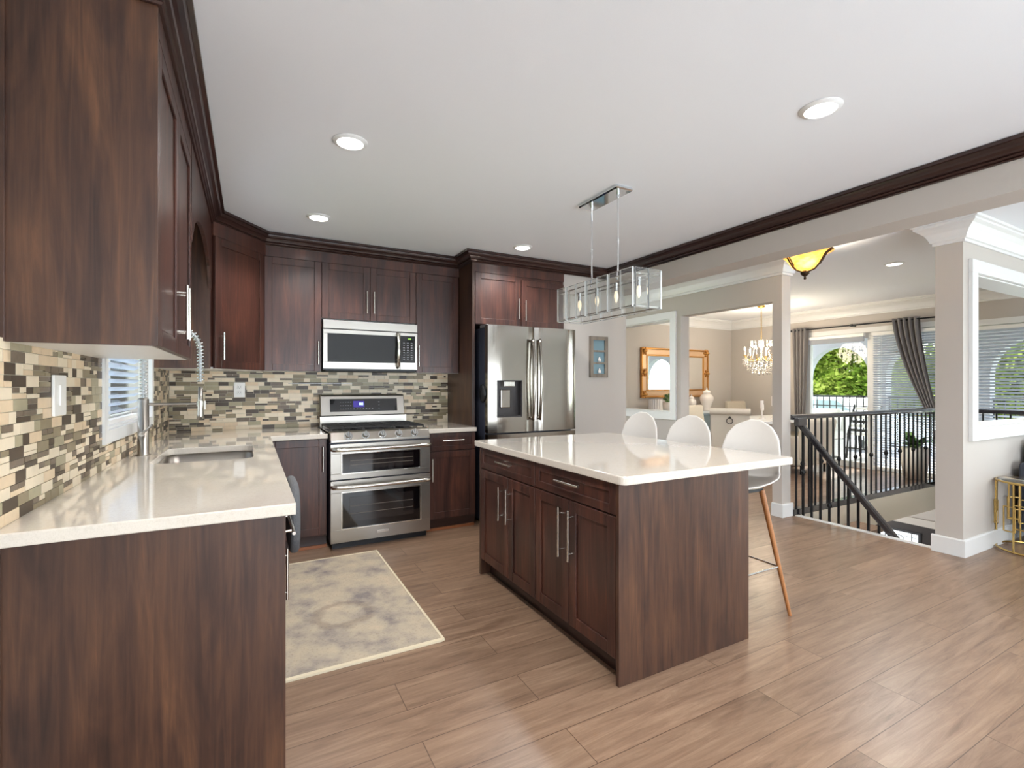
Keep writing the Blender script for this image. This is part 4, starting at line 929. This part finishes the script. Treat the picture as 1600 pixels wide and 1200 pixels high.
jar(7.0, 6.15, .64, 'smaller white lidded ginger jar below the mirror'); jar(7.4, 6.15, .90, 'larger white lidded ginger jar at the mirror corner')
pt = thing('potted_plant', (6.45, 6.15, .84), 'small green plant in a white pot under the mirror', 'plant')
MB().lathe([(.0001, 0), (.10, 0), (.12, .17), (.11, .17), (.10, .15), (.0001, .15)], (6.45, 6.15, .84)).build('pot', CER, pt)
def leaves(mb, c, r, n, size, rnd, flat=1.0):
    for _ in range(n):
        d = V((rnd.gauss(0, 1), rnd.gauss(0, 1), rnd.gauss(0, 1))).normalized(); rr = r*rnd.random()**.4
        p = V(c)+V((d.x*rr, d.y*rr, d.z*rr*flat)); a = V((rnd.gauss(0, 1), rnd.gauss(0, 1), rnd.gauss(0, 1))).normalized(); b = a.orthogonal().normalized(); s = size*(.6+.8*rnd.random())
        mb.add([p-a*s, p+b*s*.6, p+a*s, p-b*s*.6], [(0, 1, 2, 3)], rnd.choice((0, 0, 1)))
LEAF2 = mat('leaf_light', lin(118, 150, 84), .5)
mb = MB(); leaves(mb, (6.45, 6.15, 1.07), .12, 120, .03, random.Random(2)); mb.build('foliage', [LEAF, LEAF2], pt)
cv = thing('ribbed_vase', (6.12, 6.15, .84), 'white ribbed vase at the left under the mirror', 'vase')
m = MB()
for k in range(16): a = 2*PI*k/16; m.cyl((6.12+.10*math.cos(a), 6.15+.10*math.sin(a), .84), (6.12+.10*math.cos(a), 6.15+.10*math.sin(a), 1.06), .018, n=8)
m.build('body', CER, cv); MB().lathe([(.0001, .2), (.1, .2), (.1, .0)], (6.12, 6.15, .84)).build('liner', CER, cv)

dt = thing('dining_table', (7.3, 4.85, 0), 'white-topped dining table under the crystal chandelier', 'table')
MB().prism(rrect(7.35, 4.85, .85, .5, .05), .74, .78).build('tabletop', mat('white_tabletop', lin(240, 240, 240), .2), dt, bev=.004)
for x in (6.6, 7.8): MB().box(x-.06, x+.06, 4.65, 5.05, 0, .74).build('pedestal', TRIM, dt, bev=.01)
def dchair(x, y, rz, m, label, roll=True, h=.96):
    r = thing('dining_chair', (x, y, 0), label, 'chair', 'upholstered dining chairs')
    T = Matrix.Translation((x, y, 0)) @ Matrix.Rotation(rz, 4, 'Z')    # faces local +y
    MB(T).box(-.25, .25, -.22, .25, .38, .50).build('seat', m, r, bev=.03, seg=3)
    b = MB(T).prismx([(-.20, .46), (-.27, h-.02), (-.33, h-.02), (-.30, .38), (-.24, .38)], -.255, .255).build('backrest', m, r, bev=.02, seg=3)
    if roll: MB(T).cyl((-.262, -.325, h-.03), (.262, -.325, h-.03), .045).build('rolled_top', m, r)
    for sx in (-1, 1):
        for yy in (-.22, .2): MB(T).cyl((sx*.21, yy, .39), (sx*.22, yy*1.08, 0), .022, .014, n=10).build('leg', BPL, r)
    if roll:
        pts = [(.04*math.cos(2*PI*i/16), -.335, .80+.04*math.sin(2*PI*i/16)) for i in range(16)]
        MB(T).tube(pts, .006, 6, closed=True).cyl((0, -.31, .85), (0, -.34, .85), .016).build('ring_pull', mat('dark_nickel', lin(90, 88, 84), .3, 1) if 'dark_nickel' not in bpy.data.materials else bpy.data.materials['dark_nickel'], r)
    return r
dchair(6.17, 4.72, -.92, CREAM, 'cream rolled-back dining chair with a ring pull, seen from behind')
dchair(6.62, 5.52, PI, CREAM, 'pale plain-backed dining chair to the left of the ring-pull chair', False, .98)
dchair(7.78, 5.54, PI, CREAMD, 'tweed-covered dining chair on the far side of the table', False, 1.03)
ch = thing('candle_holder', (6.95, 4.75, .78), 'white floral candle holders in the middle of the dining table', 'candle holder')
for dx, dy, hh in ((0, 0, .26), (.10, .06, .20), (.16, -.08, .32)):
    x, y = 6.95+dx, 4.75+dy
    MB().lathe([(.0001, 0), (.045, 0), (.04, .01), (.008, .02), (.007, hh*.6), (.03, hh*.66), (.0001, hh*.66)], (x, y, .78), 16).build('stem', CER, ch)
    MB().cyl((x, y, .78+hh*.66), (x, y, .78+hh*1.1), .026).build('candle', CER, ch)
# crystal chandelier
cx, cy = 7.13, 4.88
cl = thing('crystal_chandelier', (cx, cy, CZ), 'lit crystal candle chandelier hanging over the dining table', 'chandelier')
MB().lathe([(.0001, 0), (.06, 0), (.055, -.02), (.02, -.035), (.0001, -.04)], (cx, cy, CZ)).build('canopy', BRASS, cl)
m = MB()
for i in range(16):
    z = 2.51-i*.031; pts = [((.009*math.cos(t) if i % 2 else 0)+cx, (0 if i % 2 else .009*math.cos(t))+cy, z+.019*math.sin(t)) for t in [2*PI*k/10 for k in range(10)]]
    m.tube(pts, .0028, 5, closed=True)
m.build('chain', BRASS, cl)
MB().lathe([(.0001, 0), (.02, -.01), (.01, -.05), (.03, -.09), (.012, -.14), (.02, -.25), (.045, -.30), (.02, -.36), (.0001, -.38)], (cx, cy, 2.02)).build('centre_column', GLS, cl)
GB = mat('candle_glow', lin(255, 240, 220), .3, emis=(1, .9, .72, 1), es=12)
for k in range(6):
    a = 2*PI*k/6+.3; ca, sa = math.cos(a), math.sin(a)
    ar = MB().tube([(cx+r*ca, cy+r*sa, z) for r, z in ((.02, 1.74), (.09, 1.69), (.17, 1.69), (.23, 1.74), (.24, 1.77))], .006, 8).lathe([(.0001, 0), (.03, .004), (.034, .012)], (cx+.24*ca, cy+.24*sa, 1.765)).build('arm', BRASS, cl)
    cd = MB().cyl((cx+.24*ca, cy+.24*sa, 1.77), (cx+.24*ca, cy+.24*sa, 1.86), .011).build('candle', CER, ar)
    b = MB().lathe([(.006, 0), (.013, .015), (.009, .035), (.0001, .055)], (cx+.24*ca, cy+.24*sa, 1.86), 10).build('bulb', GB, ar)
m = MB(); rnd = random.Random(4)
def gem(p, s): m.add([(p[0], p[1], p[2]+s*1.4), (p[0]+s, p[1], p[2]), (p[0], p[1]+s, p[2]), (p[0]-s, p[1], p[2]), (p[0], p[1]-s, p[2]), (p[0], p[1], p[2]-s*1.9)],
    [(0, 1, 2), (0, 2, 3), (0, 3, 4), (0, 4, 1), (5, 2, 1), (5, 3, 2), (5, 4, 3), (5, 1, 4)])
for R_, z0, nn in ((.27, 1.71, 26), (.20, 1.62, 20), (.13, 1.56, 14), (.15, 2.0, 16), (.24, 1.68, 24), (.05, 1.54, 6)):
    for k in range(nn):
        a = 2*PI*k/nn; 
        for j in range(3): gem((cx+R_*math.cos(a), cy+R_*math.sin(a), z0-j*.032+rnd.uniform(-.006, .006)), .010+.004*(j == 2))
for k in range(10):
    a = 2*PI*k/10
    for j in range(10):
        t = j/9; gem((cx+(.15+.10*t)*math.cos(a), cy+(.15+.10*t)*math.sin(a), 2.0-.28*t-.08*math.sin(PI*t)), .009)
o = m.build('crystal_drops', mat('crystal_drop', lin(214, 210, 204), .05, .5), cl); o['kind'] = 'stuff'
point('chandelier_glow', (cx, cy, 1.90), 34, (1, .86, .66), .22, cl)

# ================================================================== LIVING ROOM
sf = thing('armchair', (7.35, 4.45, 0), 'cream armchair seen from behind through the stair balusters', 'armchair')
MB().box(7.02, 7.68, 4.15, 4.80, .12, .40).build('seat', CREAM, sf, bev=.04, seg=3)
MB().prismx([(4.12, .20), (4.04, .80), (4.16, .83), (4.28, .40), (4.28, .20)], 7.0, 7.7).build('backrest', CREAM, sf, bev=.04, seg=3)
for x in (6.96, 7.63): MB().box(x, x+.10, 4.2, 4.8, .12, .56).build('armrest', CREAM, sf, bev=.03, seg=3)
for x in (7.05, 7.64):
    for y in (4.2, 4.75): MB().cyl((x, y, 0), (x, y, .13), .018).build('leg', BPL, sf)
pp = thing('potted_plant', (8.09, 3.25, 0), 'leafy green plant in a pale pot by the far stair guard', 'plant')
MB().lathe([(.0001, .0), (.13, .0), (.17, .42), (.155, .42), (.14, .38), (.0001, .38)], (8.09, 3.25, .02)).build('pot', mat('pale_wood_pot', lin(236, 230, 220), .5), pp)
mb = MB(); rnd = random.Random(9)
for k in range(26):
    a = rnd.random()*2*PI; L_a = rnd.uniform(.18, .32); e = rnd.uniform(.3, .9); pts = []
    for j in range(7): t = j/6; pts.append(V((8.09+math.cos(a)*L_a*t, 3.25+math.sin(a)*L_a*t, .42+L_a*e*math.sin(t*2.2)*1.0)))
    sd = V((-math.sin(a), math.cos(a), 0))
    for j in range(6):
        w0 = .05*math.sin(PI*j/6+.15); w1 = .05*math.sin(PI*(j+1)/6+.15); mb.add([pts[j]-sd*w0, pts[j]+sd*w0, pts[j+1]+sd*w1, pts[j+1]-sd*w1], [(0, 1, 2, 3)], k % 2)
mb.build('foliage', [LEAF, LEAF2], pp)
# front room sofa and side table at the right frame edge
so = thing('sofa', (6.4, 1.1, 0), 'charcoal grey sofa at the right edge beyond the gold side table', 'sofa')
MB().box(5.62, 5.84, .70, 1.55, .10, .66).build('armrest', SOFA, so, bev=.04, seg=3); MB().box(7.2, 7.42, .70, 1.55, .10, .66).build('armrest', SOFA, so, bev=.04, seg=3)
MB().box(5.84, 7.2, .70, 1.4, .10, .44).build('seat', SOFA, so, bev=.04, seg=3); MB().box(5.84, 7.2, 1.33, 1.56, .10, .84).build('backrest', SOFA, so, bev=.04, seg=3)
for x in (5.67, 7.36):
    for y in (.76, 1.48): MB().box(x-.03, x+.03, y-.03, y+.03, 0, .10).build('leg', BPL, so)
tb = thing('side_table', (5.42, 1.42, 0), 'round gold metal side table with glass top beside the white baseboard', 'side table')
tx, ty, tr_ = 5.37, 1.36, .235
ring = lambda z, r: MB().tube([(tx+r*math.cos(2*PI*i/40), ty+r*math.sin(2*PI*i/40), z) for i in range(40)], .0085, 8, closed=True)
ring(.015, tr_).build('base_ring', GOLD, tb); ring(.545, tr_).build('top_ring', GOLD, tb)
MB().lathe([(.0001, .548), (tr_-.01, .548), (tr_-.01, .556), (.0001, .556)], (tx, ty, 0), 40).build('glass_top', GLS, tb)
for k in range(6):
    a = math.radians(160+60*k); ta = V((-math.sin(a), math.cos(a), 0)); c0 = V((tx+tr_*math.cos(a), ty+tr_*math.sin(a), 0)); m = MB()
    for u0, u1, z0, z1 in ((-.03, .04, .28, .54), (-.065, .01, .17, .36), (.0, .08, .20, .38)):
        q = [c0+ta*u0+V((0, 0, z0)), c0+ta*u1+V((0, 0, z0)), c0+ta*u1+V((0, 0, z1)), c0+ta*u0+V((0, 0, z1))]
        for i in range(4): m.cyl(q[i], q[(i+1) % 4], .0055, n=6)
    m.cyl(c0+V((0, 0, .015)), c0+V((0, 0, .545)), .0065, n=8)
    m.build('lattice_leg', GOLD, tb)

# ================================================================== OUTSIDE
STU = mat('grey_stucco', lin(168, 168, 176), .9, bump=.2, nscale=80)
struct('balcony_floor', MB().box(8.52, 10.5, .5, 8.0, -.25, -.03), mat('balcony_deck', lin(176, 172, 168), .7))
struct('balcony_roof', MB().box(8.52, 10.6, -3, 9.0, CZ, CZ+.15), WALLW)
def arcade():
    m = MB(); X = (10.25, 10.45); yy = -1.2; ymax = 8.4; span = 1.15; pier = .27; spring = 1.45
    period = span+pier; c0 = 5.40-period*5
    while c0 < ymax:
        a, b = c0-span/2, c0+span/2; N = 14
        pts = [(c0-span/2*math.cos(PI*i/N), spring+span/2*math.sin(PI*i/N)*1.05) for i in range(N+1)]
        for i in range(N):
            (y0, z0), (y1, z1) = pts[i], pts[i+1]; m.prismx([(y0, z0), (y1, z1), (y1, CZ), (y0, CZ)], *X)
        m.box(X[0], X[1], b, b+pier, -.25, CZ); c0 += period
    return m
struct('balcony_arcade', arcade(), STU)
for ci in range(-2, 2):
    c0 = 5.40+ci*1.42
    r = thing('balcony_railing', (10.35, c0, 0), 'black balcony railing in the arch behind %s' % ('the second arch from the corner' if ci == -1 else 'the patio door' if ci == 0 else 'the blinds seen through the cased opening' if ci == -2 else 'the left curtain'), 'railing', 'black railings between the balcony piers')
    m = MB().box(10.33, 10.37, c0-.575, c0+.575, 1.06, 1.10).box(10.34, 10.36, c0-.575, c0+.575, .88, .90).box(10.34, 10.36, c0-.575, c0+.575, .06, .09).build('rail', BLKM, r)
    for k in range(10): MB().box(10.342, 10.358, c0-.56+k*.124-.008, c0-.56+k*.124+.008, .08, 1.06).build('baluster', BLKM, r)
# balcony furniture
bs = thing('outdoor_sofa', (9.55, 5.35, 0), 'white cushioned outdoor sofa on the balcony behind the patio door', 'sofa')
WC = mat('white_cushion', lin(236, 234, 230), .9)
MB().box(9.05, 9.75, 5.0, 6.3, .0, .30).build('base', TRIM, bs, bev=.02); MB().box(9.05, 9.75, 5.0, 6.3, .30, .46).build('seat_cushion', WC, bs, bev=.05, seg=3)
MB().box(9.72, 9.92, 5.0, 6.3, .30, .80).build('back_cushion', WC, bs, bev=.06, seg=3)
for y, s in ((5.25, 'white scatter cushion at the near end of the balcony sofa'), (5.75, 'white scatter cushion in the middle of the balcony sofa')):
    o = MB().box(-.07, .07, -.24, .24, 0, .42).build('scatter_cushion', WC, bev=.06, seg=4); o.location = (9.60, y, .45); o.rotation_euler = (0, .25, .1); tag(o, s, 'cushion', 'white cushions on the balcony sofa')
bc = thing('outdoor_chair', (9.5, 4.55, 0), 'black and white slatted chair on the balcony by the patio door', 'chair')
for s in (0, 1):
    MB().tube([(9.35+s*.0, 4.34+s*.42, 0), (9.40, 4.34+s*.42, .45), (9.62, 4.34+s*.42, .95)], .018, 8).build('side_frame', BLKM, bc)
    MB().tube([(9.8, 4.34+s*.42, 0), (9.75, 4.34+s*.42, .42), (9.38, 4.34+s*.42, .43)], .018, 8).build('leg', BLKM, bc)
for k in range(6): MB().box(9.42+k*.035, 9.44+k*.035, 4.36, 4.74, .48+k*.075, .53+k*.075).build('slat', TRIM if k % 2 else BLKM, bc)
MB().box(9.38, 9.8, 4.36, 4.74, .42, .46).build('seat', WC, bc, bev=.01)
# garden, street, house, trees, car
struct('ground', MB().box(10.6, 120, -60, 90, -.62, -.5), mat('lawn', lin(96, 128, 58), .95, noise=.5, nscale=2))
o = MB().box(13.2, 18.6, -60, 90, -.5, -.49).build('street', mat('asphalt', lin(178, 178, 182), .9)); o['kind'] = 'structure'
def tree(x, y, h, r, seed, label):
    t = thing('tree', (x, y, -.5), label, 'tree', 'leafy trees across the street'); rnd = random.Random(seed)
    MB().tube([(x, y, -.5), (x+.1, y, h*.4), (x, y+.1, h*.7)], [.22, .16, .08], 8).build('trunk', mat('bark', lin(86, 72, 60), .9) if 'bark' not in bpy.data.materials else bpy.data.materials['bark'], t)
    mb = MB()
    for _ in range(22):
        c = (x+rnd.uniform(-1, 1)*r*.8, y+rnd.uniform(-1, 1)*r*.8, -.1+h*rnd.uniform(.12, .85)); leaves(mb, c, r*.5, 1000, .11, rnd)
    mb.build('crown', [LFA, LFB], t)
def leafmat(name, a, t):
    m = bpy.data.materials.new(name); m.use_nodes = True; n = m.node_tree.nodes; L = m.node_tree.links; n.remove(n['Principled BSDF'])
    d = n.new('ShaderNodeBsdfDiffuse'); q = n.new('ShaderNodeBsdfTranslucent'); x = n.new('ShaderNodeMixShader'); no = n.new('ShaderNodeTexNoise'); no.inputs['Scale'].default_value = 1.5
    r = ramp(n, [(.35, a), (.65, t)]); L.new(no.outputs['Fac'], r.inputs[0]); L.new(r.outputs[0], d.inputs[0]); L.new(r.outputs[0], q.inputs[0]); x.inputs[0].default_value = .5
    L.new(d.outputs[0], x.inputs[1]); L.new(q.outputs[0], x.inputs[2]); L.new(x.outputs[0], n['Material Output'].inputs[0]); return m
LFA = leafmat('tree_leaf', lin(84, 112, 36), lin(132, 152, 58)); LFB = leafmat('tree_leaf_light', lin(136, 156, 62), lin(184, 192, 96))
for i, (x, y, h, r, lb) in enumerate(((27, 9.6, 6.2, 2.3, 'bright green tree seen between the arches, behind the blinds'), (21, 10.9, 5.4, 1.75, 'bright green tree filling the right half of the patio door'), (27, 15.7, 6.8, 2.3, 'bright green tree filling the left half of the patio door'),
        (21, 5.6, 5.4, 1.9, 'bright green tree behind the blind seen through the cased opening'), (21, 16.2, 5.6, 1.8, 'green tree far left beyond the patio door'))): tree(x, y, h, r, 20+i, lb)
struct('ground', MB().box(-60, -.8, -60, 90, -.62, -.5), bpy.data.materials['lawn'])
hs = thing('house', (36, 15.5, -.5), 'small house with an orange-brown wall across the street', 'house')
MB().box(33, 38, 11, 17, -.5, 1.5).build('wall', mat('ochre_siding', lin(200, 160, 90), .8), hs)
MB().prismx([(10.6, 1.5), (14, 3.0), (17.4, 1.5)], 32.6, 38.4).build('roof', mat('grey_shingle', lin(130, 126, 126), .9), hs)
# white car at the kerb
cr = thing('car', (15.0, 7.9, -.49), 'white car parked on the street beyond the balcony railing', 'car')
PNT = mat('white_car_paint', lin(240, 240, 242), .2, 0, .8)
side = [(5.8, -.15), (5.75, .25), (5.95, .42), (6.75, .52), (7.35, .98), (8.75, 1.0), (9.45, .58), (9.95, .5), (10.05, .2), (10.0, -.15)]
MB().prismx(side, 14.15, 15.85).build('body', PNT, cr, bev=.08, seg=3)
MB().prismx([(7.1, .62), (7.46, .88), (8.0, .89), (8.0, .62)], 14.13, 15.87).prismx([(8.06, .62), (8.06, .89), (8.62, .89), (9.0, .64)], 14.13, 15.87).build('side_window', mat('car_glass', lin(120, 134, 140), .1, 0, .3), cr)
for y in (6.6, 9.2):
    for x in (14.2, 15.65): wh = MB().cyl((x, y, -.15), (x+.2, y, -.15), .33, n=24).build('wheel', BPL, cr); MB().cyl((x-.01, y, -.15), (x+.21, y, -.15), .19, n=16).build('hubcap', NI, wh)
